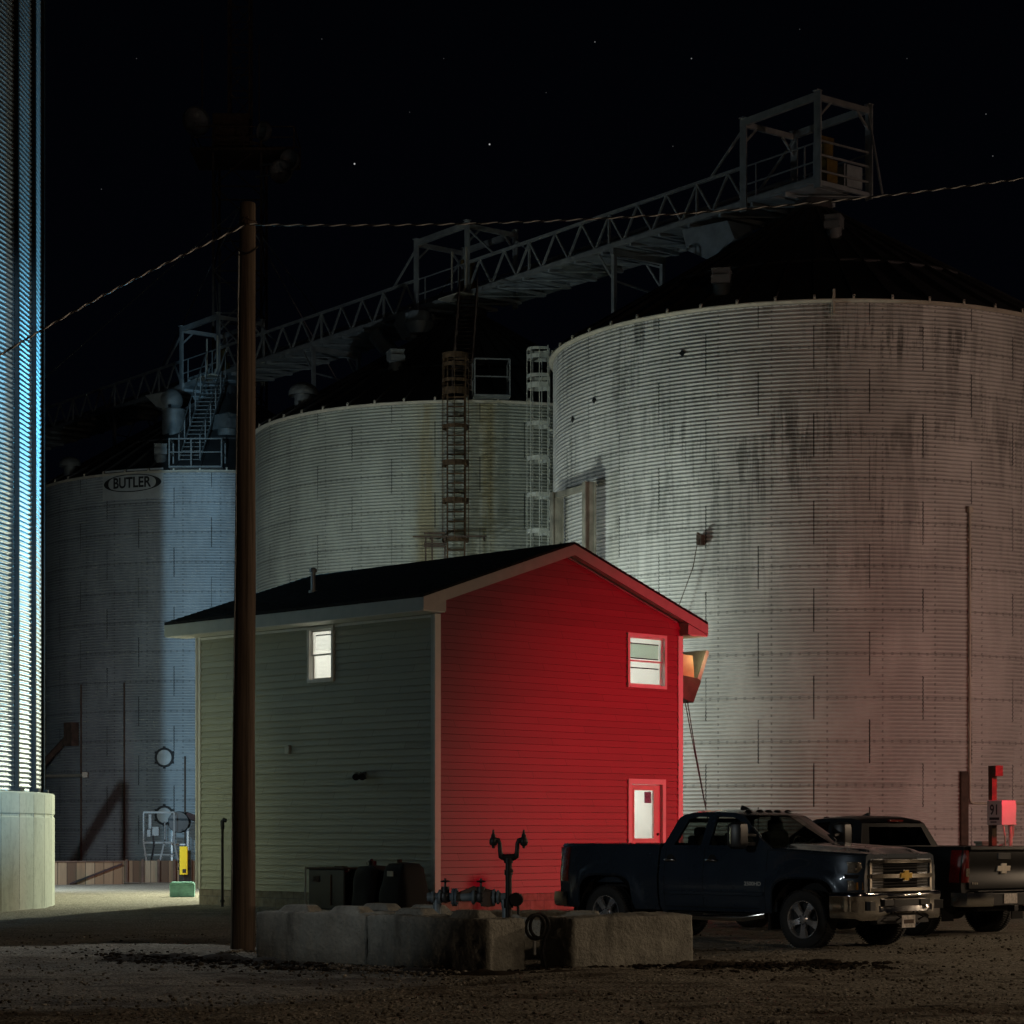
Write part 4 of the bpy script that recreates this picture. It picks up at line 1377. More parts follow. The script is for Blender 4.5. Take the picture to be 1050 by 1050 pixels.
for X in EQ:
    g = MB()
    xa, xb = X + FA, X + FB
    for x in (xa, xb):
        for y in (Wd + 0.03, -Wd - 0.03):
            g.bar((x - 0.06, y, -0.05), (x - 0.06, y, 2.68), 0.045, 0.15)
            g.bar((x + 0.06, y, -0.05), (x + 0.06, y, 2.68), 0.045, 0.15)
            g.box((x, y, 1.3), (0.08, 0.05, 2.6))
            g.box((x, y, 2.68), (0.20, 0.20, 0.03))
        g.bar((x, -Wd, 2.5), (x, Wd, 2.5), 0.10, 0.16)
        for y in (-1, 1): g.bar((x, y * Wd, 1.95), (x, y * 0.5, 2.45), 0.06)
    for y in (Wd, -Wd): g.bar((xa, y, 2.55), (xb, y, 2.55), 0.12, 0.20)
    for y in (Wd, -Wd):
        g.bar((xb, y, 2.4), (xb + 1.45, y, 1.28), 0.06)
        if X > 0: g.bar((xa, y, 2.4), (xa - 1.45, y, 1.28), 0.06)
    g.bar((xa, -Wd, 2.45), (xa - (0.55 if X == 0 else 0), -Wd, 0.0), 0.05)
    gf = g.build('gantry_frame', M['galv'], CV)
    r = MB()
    for z in (0.72, 1.25):
        r.bar((xa + 0.1, Wd, z), (xb - 0.1, Wd, z), 0.035)
        r.bar((xa + 0.1, -Wd, z), (xb - 0.1, -Wd, z), 0.035)
    for x in (xa + 0.18, xa + 0.55, xb - 0.5):
        r.bar((x, Wd, 0.2), (x, Wd, 1.25), 0.035)
    r.box(((xa + xb) / 2, Wd, 0.24), (xb - xa - 0.3, 0.03, 0.14))
    if X == 0:
        for z in (0.45, 0.9, 1.3): r.bar((xa, -Wd, z), (xa, Wd, z), 0.05)
    r.build('handrail', M['galv'], gf)
    # drive motor and its gearbox
    m = MB()
    mx = xa + (0.4 if X == 0 else 1.0)
    m.lathe([(0.0, 0), (0.17, 0), (0.17, 0.45), (0.12, 0.5), (0.0, 0.5)], 14, Matrix.Translation((mx, 0.25, 0.95)))
    m.box((mx, 0.25, 0.55), (0.4, 0.42, 0.75))
    m.box((mx + 0.05, 0.25, 1.55), (0.14, 0.5, 0.14))
    m.build('drive_motor', M['motor_yellow'], CV)
    if X > 0:
        u = MB()
        ux = xa + 0.35
        for dx in (-0.42, 0.42):
            u.bar((ux + dx, Wd + 0.12, 0.45), (ux + dx, Wd + 0.12, 1.75), 0.05)
        u.bar((ux - 0.42, Wd + 0.12, 0.45), (ux - 0.25, Wd + 0.16, 0.20), 0.05)
        u.bar((ux + 0.42, Wd + 0.12, 0.45), (ux + 0.25, Wd + 0.16, 0.20), 0.05)
        u.bar((ux - 0.25, Wd + 0.16, 0.20), (ux + 0.25, Wd + 0.16, 0.20), 0.05)
        u.box((ux, Wd + 0.25, 0.1), (1.3, 0.6, 0.05))
        u.build('ladder_gate', M['conduit'], CV)
def trestle(x):
    t = MB()
    for y in (Wd, -Wd): t.bar((x, y, -4.75), (x, y, 0.12), 0.12, 0.14)
    t.bar((x, -Wd - 0.1, 0.0), (x, Wd + 0.1, 0.0), 0.14, 0.20)
    t.bar((x, -Wd, -1.1), (x, Wd, -0.9), 0.05)
    t.bar((x, -Wd, -0.2), (x + 0.8, -Wd, 0.1), 0.06)
    for y in (Wd, -Wd): t.bar((x, y, -0.9), (x + 0.75, y, 0.05), 0.06)
    t.build('trestle_leg', M['galv'], CV)
for x in (7.8, 25.5, X3 + 7.9): trestle(x)
# discharge chutes hanging under the deck
def chute(x, y, z, s, mat, lower=True):
    mb = MB()
    mb.lathe([(0.0, s * 0.55), (s * 0.45, s * 0.45), (s * 0.60, 0.0), (s * 0.45, -s * 0.45), (0.0, -s * 0.5)], 18, Matrix.Translation((x - 0.45 * s, y + 0.1, z + 0.1)))
    mb.prism([(-0.5, 0.55), (0.55, 0.62), (0.72, 0.25), (0.25, -0.45), (-0.25, -0.45)], -0.5 * s, 0.5 * s, lambda a, b, d: (x + a * s * 1.25, y + d, z + b * s))
    if lower:
        mb.lathe([(0.40 * s, -0.40 * s), (0.36 * s, -0.62 * s), (0.16 * s, -1.55 * s), (0.0, -1.55 * s)], 18, Matrix.Translation((x - 0.05, y, z)))
    return mb.build('discharge_chute', mat, CV, 35)
chute(X2 + 1.55, 1.25, -0.55, 0.85, M['galv_blue'])
ck = MB()
ck.prism([(4.3, -0.10), (2.3, -0.25), (2.0, -0.85), (3.0, -1.3), (4.1, -0.75)], 0.35, 1.25, lambda a, b, d: (a, d, b))
ck.build('discharge_chute', M['galv_blue'], CV)
ck = MB()
ck.tube([(X2 + 5.0, 0.6, -0.1), (X2 + 4.0, 0.6, -0.95)], 0.32, 14)
ck.build('discharge_chute', M['galv_blue'], CV, 35)

# ================================================================ LATTICE TOWER FAR BEHIND
TW = thing('lattice_tower', 'dark lattice tower with dish aerials, far behind the top of the utility pole', 'tower', (-14.3, 118.0, 0))
def lattice(w, z0, z1, step, mat, name, r=0.06):
    mb = MB()
    cs = [(-w, -w), (w, -w), (w, w), (-w, w)]
    for cx, cy in cs: mb.bar((cx, cy, z0), (cx, cy, z1), r * 2)
    z, i = z0, 0
    while z < z1 - 0.1:
        zn = min(z + step, z1)
        for a in range(4):
            p, q = cs[a], cs[(a + 1) % 4]
            mb.bar((p[0], p[1], z), (q[0], q[1], z), r)
            if (i + a) % 2: p, q = q, p
            mb.bar((p[0], p[1], z), (q[0], q[1], zn), r)
        z, i = zn, i + 1
    return mb.build(name, mat, TW)
lattice(1.25, 0, 38.0, 2.2, M['rusty_dark'], 'mast')
lattice(0.55, 38.0, 46.5, 1.2, M['rusty_dark'], 'upper_mast', 0.04)
pl = MB()
pl.box((0.3, 0, 37.0), (5.4, 3.6, 0.12))
rail_box(pl, [(-2.3, -1.75, 37.05), (0.4, -1.75, 37.05), (3.0, -1.75, 37.05), (3.0, 1.75, 37.05), (-2.3, 1.75, 37.05)], 1.1, 0.06, True, True)
pl.box((-0.4, 0, 38.2), (1.9, 1.6, 1.9))
pl.build('platform', M['rusty_dark'], TW)
for x, z, s, yaw in ((-2.1, 38.3, 0.75, 0.6), (2.9, 36.3, 0.55, -0.5), (2.4, 35.7, 0.6, -0.2), (1.6, 37.8, 0.5, -0.9)):
    mtx = Matrix.Translation((x, -2.0, z)) @ Matrix.Rotation(yaw, 4, 'Z') @ Matrix.Rotation(PI / 2, 4, 'X')
    d = MB().lathe([(s, 0.30), (s, 0.05), (s * 0.8, -0.08), (s * 0.4, -0.16), (0, -0.2)], 20, mtx)
    d.bar(mtx @ Vector((0, 0, -0.1)), Vector((x * 0.4, -1.2, z)), 0.08)
    d.build('dish', M['galv_dark'], TW, 40)
for x, z0, z1 in ((-0.35, 46.5, 51), (-2.0, 38.5, 43.5), (1.0, 38, 43)):
    MB().tube([(x, 0, z0), (x, 0, z1)], 0.035, 6).build('whip_aerial', M['rusty_dark'], TW)
for gx, gy, gz_ in ((-11.5, -14, 19.0), (18, -14, 8.0), (-22, 20, 0), (20, 22, 0)):
    MB().tube([(0, 0, 34.5), (gx, gy, gz_)], 0.03, 5).build('guy_wire', M['galv_blue'], TW)

# ================================================================ UTILITY POLE AND SERVICE CABLES
PB = at(249.5, 975, 30.2)
PT = at(254.0, 209, 30.2)
UP = thing('utility_pole', 'weathered brown wooden utility pole in front of the grey side wall of the house', 'utility pole', (PB.x, PB.y, 0))
top = Vector((PT.x - PB.x, 0, PT.z))
mb = MB()
N = 40
pts, rs = [Vector((-0.015, 0, -0.4))], [0.162]
for i in range(N + 1):
    f = i / N
    wob = Vector((0.012 * noise.noise(Vector((f * 5, 1, 0))), 0.012 * noise.noise(Vector((f * 5, 7, 0))), 0))
    pts.append(Vector((0, 0, 0)).lerp(top, f) + wob)
    rs.append(0.158 - 0.05 * f + 0.003 * noise.noise(Vector((f * 19, 3, 0))))
pts.append(top + Vector((0, 0, 0.012)))
rs.append(0.095)
mb.tube(pts, rs, 20)
mb.build('pole_shaft', M['pole_wood'], UP, 50)
gw = MB()
for i in range(14):
    z = 0.3 + i * 0.65
    gw.box((top.x * z / top.z - 0.155 + 0.05 * z / top.z, -0.045, z), (0.02, 0.03, 0.04))
gw.tube([(top.x * z / top.z - 0.156 + 0.05 * z / top.z, -0.045, z) for z in np.linspace(0.0, 9.4, 30)], 0.014, 6)
gw.build('ground_wire', M['galv'], UP)
zc = at(0, 230, 30.2).z
hk = MB()
hk.tube([(top.x + 0.10 * math.cos(a) * 1.12, 0.115 * math.sin(a), zc + 0.03) for a in np.linspace(0, 2 * PI, 20, endpoint=False)], 0.012, 6, True)
hk.box((top.x, -0.125, zc + 0.02), (0.05, 0.05, 0.10))
hk.tube([(top.x - 0.06, -0.13, zc), (top.x - 0.02, -0.16, zc + 0.06), (top.x + 0.05, -0.16, zc + 0.02)], 0.012, 6)
hk.build('cable_hook', M['rusty_dark'], UP)
dl = MB()
pts = [Vector((top.x - 0.30, -0.02, zc - 0.11))]
for t in np.linspace(0, 1, 12):
    pts.append(Vector((top.x - 0.21 + 0.36 * t, -0.12 - 0.05 * math.sin(PI * t), zc - 0.14 - 0.32 * math.sin(PI * min(1, t * 0.62 + 0.12)) + 0.05 * t)))
dl.tube(pts, 0.013, 6)
dl.build('drip_loop', M['cable_black'], UP)
def triplex(name, label, pts, pitch=0.30):
    root = thing(name, label, 'cable', pts[0])
    P = [Vector(p) for p in pts]
    o = P[0]
    n = len(P)
    acc = 0.0
    strands = [[], [], []]
    for i in range(n):
        if i: acc += (P[i] - P[i - 1]).length
        t = (P[min(i + 1, n - 1)] - P[max(i - 1, 0)]).normalized()
        a = t.cross(Vector((0, 0, 1))).normalized()
        b = a.cross(t)
        for k in range(3):
            an = 2 * PI * (acc / pitch + k / 3)
            strands[k].append(P[i] - o + (a * math.cos(an) + b * math.sin(an)) * 0.0078)
    for k in range(3):
        MB().tube(strands[k], 0.0080 if k == 0 else 0.0062, 6).build('bare_wire' if k == 0 else 'insulated_wire', M['cable_bare'] if k == 0 else M['cable_black'], root, 60)
    return root
right = []
for x in np.arange(256, 1330, 1.6):
    Y = 30.1 + (x - 256) / 1074 * 3.0
    right.append(at(x, 231 - 9.8e-5 * (x - 350) ** 2, Y))
triplex('service_cable', 'twisted overhead cable from the pole top out to the right across the sky', right)
left = []
for t in np.linspace(0, 1, 520):
    x = 252 - 330 * t
    left.append(at(x, 231 + 182 * t - 16 * math.sin(PI * t) * 0.55, 30.1 - 4.0 * t))
triplex('service_cable', 'twisted overhead cable sloping down from the pole top to the left edge', left)

# ================================================================ CONCRETE BLOCKS
def rough_block(name, label, p, ang, L=1.83, W=0.61, H=0.61, seed=0, knobs=True, mat='concrete_block', group='rough cast concrete barrier blocks'):
    root = thing(name, label, 'concrete block', (p[0], p[1], 0), ang, group)
    mb = MB()
    nx, ny, nz = 46, 16, 16
    def surf(u, v, w):
        q = Vector((u * L, v * W, w * H))
        c = Vector((0.5 * L, 0.5 * W, 0.5 * H))
        # rounded, chipped arrises
        e = 0.022
        lo, hi = Vector((e, e, e)), Vector((L - e, W - e, H - e))
        k = Vector((min(max(q.x, lo.x), hi.x), min(max(q.y, lo.y), hi.y), min(max(q.z, lo.z), hi.z)))
        dv = q - k
        if dv.length > e: q = k + dv.normalized() * e
        n1 = noise.fractal(q * 2.3 + Vector((seed * 3.1, 0, 0)), 0.9, 2.0, 3)
        n2 = noise.noise(q * 9 + Vector((seed, 5, 0)))
        n3 = noise.noise(q * 24 + Vector((seed, 9, 0)))
        edge = 1 if dv.length > 1e-4 else 0.55
        d = (n1 * 0.010 + n2 * 0.006 + n3 * 0.005) * (0.7 + edge * 1.1)
        nrm = (q - c)
        nrm = Vector((nrm.x / L, nrm.y / W, nrm.z / H))
        m = max(abs(nrm.x), abs(nrm.y), abs(nrm.z))
        nn = Vector([s if abs(s) > m * 0.93 else 0 for s in nrm]).normalized()
        return q + nn * d
    def face(a, b, fn):
        mb.grid([[fn(i / a, j / b) for j in range(b + 1)] for i in range(a + 1)])
    face(nx, nz, lambda i, j: surf(i, 0, j))
    face(nx, nz, lambda i, j: surf(i, 1, j))
    face(ny, nz, lambda i, j: surf(0, i, j))
    face(ny, nz, lambda i, j: surf(1, i, j))
    face(nx, ny, lambda i, j: surf(i, j, 1))
    o = mb.build('block', M[mat], root, 45)
    bm = bmesh.new()
    bm.from_mesh(o.data)
    bmesh.ops.remove_doubles(bm, verts=bm.verts, dist=0.002)
    bmesh.ops.recalc_face_normals(bm, faces=bm.faces)
    bm.to_mesh(o.data)
    bm.free()
    if knobs:
        for s in (0.27, 0.73):
            kb = MB()
            a, b, h = 0.27, 0.16, 0.085
            cx, cy = s * L, 0.5 * W
            vs = [(cx - a, cy - b, H - 0.01), (cx + a, cy - b, H - 0.01), (cx + a, cy + b, H - 0.01), (cx - a, cy + b, H - 0.01), (cx - a + 0.09, cy - b + 0.06, H + h), (cx + a - 0.09, cy - b + 0.06, H + h), (cx + a - 0.09, cy + b - 0.06, H + h), (cx - a + 0.09, cy + b - 0.06, H + h)]
            kb.add(vs, [(0, 1, 5, 4), (1, 2, 6, 5), (2, 3, 7, 6), (3, 0, 4, 7), (4, 5, 6, 7)])
            kb.build('stacking_key', M[mat], root, None, 0.02)
    return root
a1 = math.atan2(-1.0, 1.43)
rough_block('concrete_block', 'leftmost rough concrete block, beside the foot of the utility pole', (-3.19, 27.92), math.atan2(-1.02, 1.43), 1.77, seed=1)
rough_block('concrete_block', 'smoother grey concrete block between the rough left block and the twin-valve standpipe', (-1.745, 26.87), math.atan2(-1.46, 1.48), 2.07, seed=2)
rough_block('concrete_block', 'brown-lit concrete block in front of the rear wheel of the blue pickup', (0.70, 25.88), math.atan2(1.2, 1.5), 1.92, seed=3, knobs=False)
rough_block('concrete_block', 'half-hidden concrete block behind the leftmost one, only its top showing', (-2.25, 28.85), math.atan2(-1.25, 1.45), 1.83, seed=4, H=0.60)
rough_block('concrete_block', 'half-hidden concrete block behind the pipe manifold, only its top edge showing', (-0.75, 28.1), math.atan2(-0.10, 1.5), 1.83, seed=5, H=0.60, knobs=False)

# twin-valve standpipe in the block corner
SP = thing('valve_standpipe', 'dark standpipe branching into two upright valves above the concrete blocks', 'pipe', at(521.5, 0, 26.55).xy.to_3d())
s = MB()
s.tube([(0, 0, 0), (0, 0, 1.32)], 0.038, 12)
for z, r in ((0.78, 0.05), (1.12, 0.05), (1.26, 0.055)): s.tube([(0, 0, z - 0.03), (0, 0, z + 0.03)], r, 12)
s.tube([(-0.07, 0, 1.30), (0.07, 0, 1.30)], 0.040, 12)
s.tube([(0, 0, 1.18), (0.035, -0.01, 1.12)], 0.03, 8)
s.build('pipe', M['black_iron'], SP, 50)
for sg in (-1, 1):
    b = MB()
    b.tube([(sg * 0.06, 0, 1.29), (sg * 0.09, 0, 1.31), (sg * 0.100, 0, 1.37), (sg * 0.105, 0, 1.46), (sg * 0.12, 0, 1.50), (sg * 0.165, 0, 1.51)], [0.032, 0.034, 0.028, 0.026, 0.03, 0.03], 10)
    v = b.build('branch', M['black_iron'], SP, 50)
    m = Matrix.Translation((sg * 0.180, 0, 1.46)) @ Matrix.Scale(0.82, 4)
    w = MB().lathe([(0.0, -0.07), (0.02, -0.06), (0.022, -0.03), (0.05, -0.02), (0.06, 0.02), (0.058, 0.06), (0.036, 0.09), (0.030, 0.13), (0.018, 0.15), (0.014, 0.20), (0.0, 0.205)], 14, m)
    w.build('valve', M['black_iron'], v, 40)
g = MB()
g.lathe([(0.0, -0.05), (0.075, -0.05), (0.085, 0.0), (0.075, 0.05), (0.0, 0.05)], 16, Matrix.Translation((0.09, -0.03, 0.80)) @ Matrix.Rotation(PI / 2, 4, 'X'))
g.tube([(0.02, 0, 0.80), (0.09, 0, 0.80)], 0.03, 10)
g.tube([(0.11, -0.03, 0.74), (0.12, -0.03, 0.62)], 0.016, 8)
g.tube([(0.0, 0, 0.70), (0, 0, 0.80)], 0.058, 12)
g.build('regulator', M['black_iron'], SP, 40)

# pipe manifold with flanges and valve wheels behind the second block
da = math.atan2(-0.5, 1.5)
MP = thing('pipe_manifold', 'blue-grey flanged pipes with small valves lying behind the second concrete block', 'pipes', at(440, 0, 27.5).xy.to_3d(), -0.10)
p = MB()
p.tube([(-0.02, 0, 0.80), (1.02, 0.0, 0.80)], 0.055, 14)
p.tube([(0.10, 0, 0.80), (0.10, 0, 0.0)], 0.05, 12)
p.tube([(0.92, 0, 0.80), (0.95, 0, 0.65), (0.95, 0, 0.0)], 0.05, 12)
p.build('pipe', M['blue_iron'], MP, 40)
for x, r in ((0.0, 0.055), (0.05, 0.075), (0.135, 0.095), (0.30, 0.11), (0.335, 0.11), (0.55, 0.09), (0.80, 0.10), (0.85, 0.085)):
    f = MB().tube([(x - 0.013, 0, 0.80), (x + 0.013, 0, 0.80)], r, 20)
    for a in np.linspace(0, 2 * PI, 6, endpoint=False):
        f.tube([(x - 0.024, r * 0.75 * math.cos(a), 0.80 + r * 0.75 * math.sin(a)), (x + 0.024, r * 0.75 * math.cos(a), 0.80 + r * 0.75 * math.sin(a))], 0.011, 6)
    f.build('flange', M['blue_iron'], MP, 40)
for x in (0.20, 0.64):
    v = MB().tube([(x, 0, 0.80), (x, 0, 0.93)], 0.05, 12)
    v.tube([(x, 0, 0.93), (x, 0, 1.03)], 0.014, 8)
    v.lathe([(0.05, 0.985), (0.065, 0.995), (0.05, 1.005), (0.045, 0.995), (0.05, 0.985)], 16, Matrix.Translation((x, 0, 0)))
    v.bar((x - 0.05, 0, 0.995), (x + 0.05, 0, 0.995), 0.012)
    v.lathe([(0.0, -0.075), (0.07, -0.05), (0.085, 0.0), (0.07, 0.05), (0.0, 0.075)], 14, Matrix.Translation((x, 0, 0.80)))
    v.build('valve', M['black_iron'], MP, 40)
c = MB()
c.lathe([(0.0, -0.10), (0.08, -0.09), (0.11, 0.0), (0.09, 0.09), (0.0, 0.11)], 14, Matrix.Translation((0.72, 0.02, 0.78)))
c.tube([(0.36, 0.0, 0.82), (0.55, 0.03, 0.90), (0.78, 0.02, 0.85)], 0.04, 10)
c.build('pump_body', M['rusty_dark'], MP, 40)
jx = MB()
jp = at(563, 0, 26.45)
JK = thing('coiled_hose', 'dark coiled hose hanging in the gap between two concrete blocks', 'hose', (0.29, 26.0, 0))
for k in range(2):
    jx.tube([(0.05 * k - 0.02 + 0.11 * math.cos(a), -0.05 + 0.03 * k + 0.03 * math.sin(2 * a), 0.50 + 0.14 * math.sin(a) + 0.01 * k) for a in np.linspace(0, 2 * PI, 24, endpoint=False)], 0.02, 8, True)
jx.tube([(0.10, -0.05, 0.40), (0.06, -0.08, 0.22), (0.10, -0.05, 0.02), (0.2, -0.12, 0.015)], 0.02, 8)
jx.build('hose', M['black_rubber'], JK, 60)
MB().tube([(-0.03, -0.09, 0.18), (-0.03, -0.09, 0.34)], 0.022, 10).build('coupling', M['galv'], JK, 40)

# ================================================================ DARK THINGS BY THE SIDE WALL
def soft_box(mb, c, sx, sy, sz, taper=0.9, bulge=0.06, seed=0):
    rows = []
    for j in range(9):
        f = j / 8
        k = 1 - (1 - taper) * f ** 2
        z = sz * (f if f < 0.9 else 0.9 + (f - 0.9) * 0.7)
        if j == 8: k *= 0.86
        row = []
        for a in np.linspace(0, 2 * PI, 28, endpoint=False):
            ca, sa = math.cos(a), math.sin(a)
            e = 0.45
            x = math.copysign(abs(ca) ** e, ca) * sx / 2 * k
            y = math.copysign(abs(sa) ** e, sa) * sy / 2 * k
            w = 1 + bulge * noise.noise(Vector((ca * 2 + seed, sa * 2, f * 3)))
            row.append((c[0] + x * w, c[1] + y * w, c[2] + z))
        rows.append(row)
    mb.grid(rows, True)
    n = len(mb.v)
    mb.add([(c[0], c[1], rows[-1][0][2] + 0.03)], [])
    b = n - 28
    mb.f.extend([(b + i, b + (i + 1) % 28, n) for i in range(28)])
def wall_pos(px, off):
    k = (px - CX) / F
    n_ = Vector((-0.713, -0.701, 0))
    o_ = Vector((-1.485, 43.8, 0)) + n_ * off
    d_ = Vector((-0.701, 0.713, 0))
    t = (k * o_.y - o_.x) / (d_.x - k * d_.y)
    return o_ + d_ * t
pp = wall_pos(348, 0.75)
CBX = thing('equipment_cabinet', 'low dark cabinet with a pale pipe at its left end by the grey side wall', 'cabinet', (pp.x, pp.y, 0), HA)
c = MB()
c.box((0, 0.05, 0.46), (0.6, 1.10, 0.80))
c.build('cabinet_body', M['black_plastic'], CBX, None, 0.02)
c = MB()
c.box((0, 0.05, 0.875), (0.66, 1.16, 0.035))
c.box((0, -0.05, 0.905), (0.16, 0.24, 0.03))
c.build('lid', M['rusty_dark'], CBX, None, 0.01)
MB().tube([(-0.33, 0.66, 0), (-0.33, 0.66, 0.90)], 0.018, 8).build('pale_pipe', M['white_steel'], CBX)
c = MB()
c.box((-0.31, 0.35, 0.66), (0.02, 0.18, 0.12))
c.box((-0.31, -0.1, 0.45), (0.02, 0.03, 0.6))
c.build('panel', M['rusty_dark'], CBX)
pp = wall_pos(385, 0.8)
cg = thing('covered_machine', 'black covered machine with a knob on top, next to the low cabinet', 'machine', (pp.x, pp.y, 0), HA)
c = MB()
soft_box(c, (0, 0, 0), 0.75, 0.75, 0.95, 0.85, 0.08, 1)
c.build('cover', M['matte_black'], cg, 60)
c = MB()
c.tube([(0.0, 0.10, 0.9), (0.0, 0.10, 1.03)], 0.09, 12)
c.tube([(0.0, 0.10, 1.03), (0.0, 0.22, 0.98)], 0.05, 10)
c.build('knob', M['black_plastic'], cg, 40)
c = MB()
c.lathe([(0.0, 0.0), (0.02, 0.005), (0.025, 0.02), (0.0, 0.035)], 10, Matrix.Translation((-0.40, 0.32, 0.84)))
c.build('chrome_cap', M['chrome'], cg, 40)
pp = wall_pos(414, 0.85)
cg = thing('covered_machine', 'black rounded covered machine with a pale label, nearest the red gable corner', 'machine', (pp.x, pp.y, 0), HA)
c = MB()
soft_box(c, (0, 0, 0), 0.75, 0.85, 1.02, 0.72, 0.08, 5)
c.build('cover', M['matte_black'], cg, 60)
MB().box((-0.365, -0.02, 0.80), (0.012, 0.17, 0.10)).build('label_plate', M['conduit'], cg)
MB().tube([(0, 0.12, 1.0), (0, 0.12, 1.07)], 0.05, 10).build('knob', M['rusty_dark'], cg)

# slim black pipe by the wall's far end
pp = wall_pos(228, 0.6)
bp = thing('upright_pipe', 'slim black upright pipe by the far end of the grey side wall', 'pipe', (pp.x, pp.y, 0))
c = MB()
c.tube([(0, 0, -0.05), (0, 0, 1.72)], 0.032, 10)
c.tube([(0, 0, 0.10), (0, 0, 0.16)], 0.05, 10)
c.build('pipe', M['black_iron'], bp, 50)
c = MB()
c.tube([(0, 0, 1.66), (0, 0, 1.82), (0.03, 0, 1.86), (0.09, 0, 1.83)], 0.045, 10)
c.build('elbow_cap', M['black_iron'], bp, 50)

# ================================================================ THINGS AT THE FOOT OF THE BADGE BIN
pw0, pw1 = at(30, 0, 67.5), at(126, 0, 68.5)
RW = thing('plank_retaining_wall', 'low retaining wall of stained brown boards beyond the bright gravel', 'wall', (pw0.x, pw0.y, 0), math.atan2(pw1.y - pw0.y, pw1.x - pw0.x))
Lw = (pw1 - pw0).length
MB().box((Lw / 2, 0.06, 0.30), (Lw, 0.12, 0.76)).build('boards', M['planks'], RW)
MB().box((Lw / 2, 0.05, 0.70), (Lw + 0.05, 0.16, 0.04)).build('cap_rail', M['rusty_dark'], RW)
c = MB()
c.bar((Lw * 0.42, -0.04, 0.02), (Lw * 0.98, -0.03, 0.62), 0.06)
c.build('brace', M['black_iron'], RW)
pd0, pd1 = at(127, 0, 71.0), at(212, 0, 71.0)
DW = thing('dark_plank_wall', 'darker set-back board wall to the right of the lit retaining wall', 'wall', (pd0.x, pd0.y, 0), 0)
Lw = (pd1 - pd0).length
MB().box((Lw / 2, 0.06, 0.30), (Lw, 0.12, 0.78)).build('boards', M['planks'], DW)
c = MB()
for i in range(6): c.box((0.1 + i * Lw / 5.2, -0.05, 0.33), (0.08, 0.08, 0.8))
c.build('posts', M['rusty_dark'], DW)
# electrical rack in front of the bin
pr = at(163, 0, 73.5)
ER = thing('equipment_rack', 'small pale steel rack of switchgear on splayed legs in front of the badge bin', 'rack', (pr.x, pr.y, 0))
c = MB()
zt_, zb_ = at(0, 833, 73.5).z, at(0, 864, 73.5).z
for x in (-0.5, 0.5): c.bar((x, 0, zb_), (x, 0, zt_), 0.05)
for z in (zt_, zb_): c.bar((-0.5, 0, z), (0.5, 0, z), 0.06)
c.bar((0.5, 0, zb_), (0.78, 0, 0.0), 0.06)
c.bar((-0.5, 0, zb_), (-0.3, 0, 0.0), 0.05)
c.bar((0.18, 0, zb_), (-0.12, 0, 0.0), 0.06)
c.bar((-0.5, 0, zb_ - 0.4), (0.5, 0, zb_ - 0.4), 0.04)
c.build('frame', M['galv_dark'], ER)
c = MB()
c.box((-0.28, -0.03, zt_ - 0.30), (0.10, 0.12, 0.48))
c.box((-0.10, -0.03, zt_ - 0.62), (0.22, 0.12, 0.30))
c.box((-0.32, -0.03, zt_ - 0.68), (0.12, 0.10, 0.24))
c.box((0.2, -0.03, zt_ - 0.6), (0.04, 0.06, 0.6))
c.build('switch_box', M['galv_dark'], ER, None, 0.01)
c = MB()
c.tube([(-0.2, -0.04, zt_ - 0.5), (-0.15, -0.1, zb_ - 0.1), (-0.25, -0.05, zb_ - 0.6)], 0.03, 6)
c.tube([(0.18, -0.02, zt_ - 0.3), (0.2, -0.02, zb_ + 0.05)], 0.03, 6)
c.build('conduit', M['black_iron'], ER)
pf = at(184, 0, 75)
FN = thing('aeration_fan', 'dark drum-shaped aeration fan on a stand right of the steel rack', 'fan', (pf.x, pf.y, 0))
c = MB()
zf = at(0, 843, 75).z
c.lathe([(0.0, -0.24), (0.34, -0.24), (0.36, -0.2), (0.36, 0.2), (0.34, 0.24), (0.0, 0.24)], 20, Matrix.Translation((0, 0, zf)) @ Matrix.Rotation(PI / 2, 4, 'X'))
c.bar((0.2, 0, zf + 0.25), (0.85, 0.2, zf - 0.02), 0.35, 0.2)
c.build('drum', M['black_iron'], FN, 40)
c = MB()
for x in (-0.25, 0.28): c.bar((x, 0, zf - 0.2), (x, 0, 0), 0.06)
c.bar((-0.25, 0, zf - 0.75), (0.28, 0, zf - 0.75), 0.05)
c.build('stand', M['galv'], FN)
py = at(188.5, 0, 64.0)
YM = thing('yellow_marker', 'upright yellow marker plate on a dark post near the far corner of the house', 'marker', (py.x, py.y, 0))
c = MB()
z0_, z1_ = at(0, 897, 64).z, at(0, 868, 64).z
c.box((0, 0, (z0_ + z1_) / 2), (0.225, 0.10, z1_ - z0_))
c.build('marker_plate', M['yellow'], YM, None, 0.015)
c = MB()
c.box((0.02, 0.09, 0.62), (0.34, 0.07, 0.9))
c.tube([(0.0, 0.09, -0.1), (0.0, 0.09, 0.5)], 0.05, 10)
for z in (0.55, 0.75): c.tube([(-0.17, 0.03, z), (0.2, 0.03, z)], 0.04, 8)
c.build('post', M['black_iron'], YM)
MB().box((0.02, -0.052, z0_ + 0.11), (0.10, 0.006, 0.11)).build('printed_patch', M['sign_black'], YM)
pt_ = at(187, 0, 55.2)
TX = thing('utility_pedestal', 'low faded teal box on the bright gravel by the far house corner', 'utility box', (pt_.x, pt_.y, 0), 0.12)
c = MB()
c.prism([(-0.30, 0.0), (0.30, 0.0), (0.31, 0.30), (-0.31, 0.30)], -0.2, 0.2, lambda a, b, d: (a, d, b))
c.build('box', M['teal'], TX, None, 0.02)
c = MB()
c.prism([(-0.32, 0.30), (0.32, 0.30), (0.26, 0.37), (-0.26, 0.37)], -0.22, 0.22, lambda a, b, d: (a, d, b))
c.build('lid', M['teal'], TX, None, 0.02)

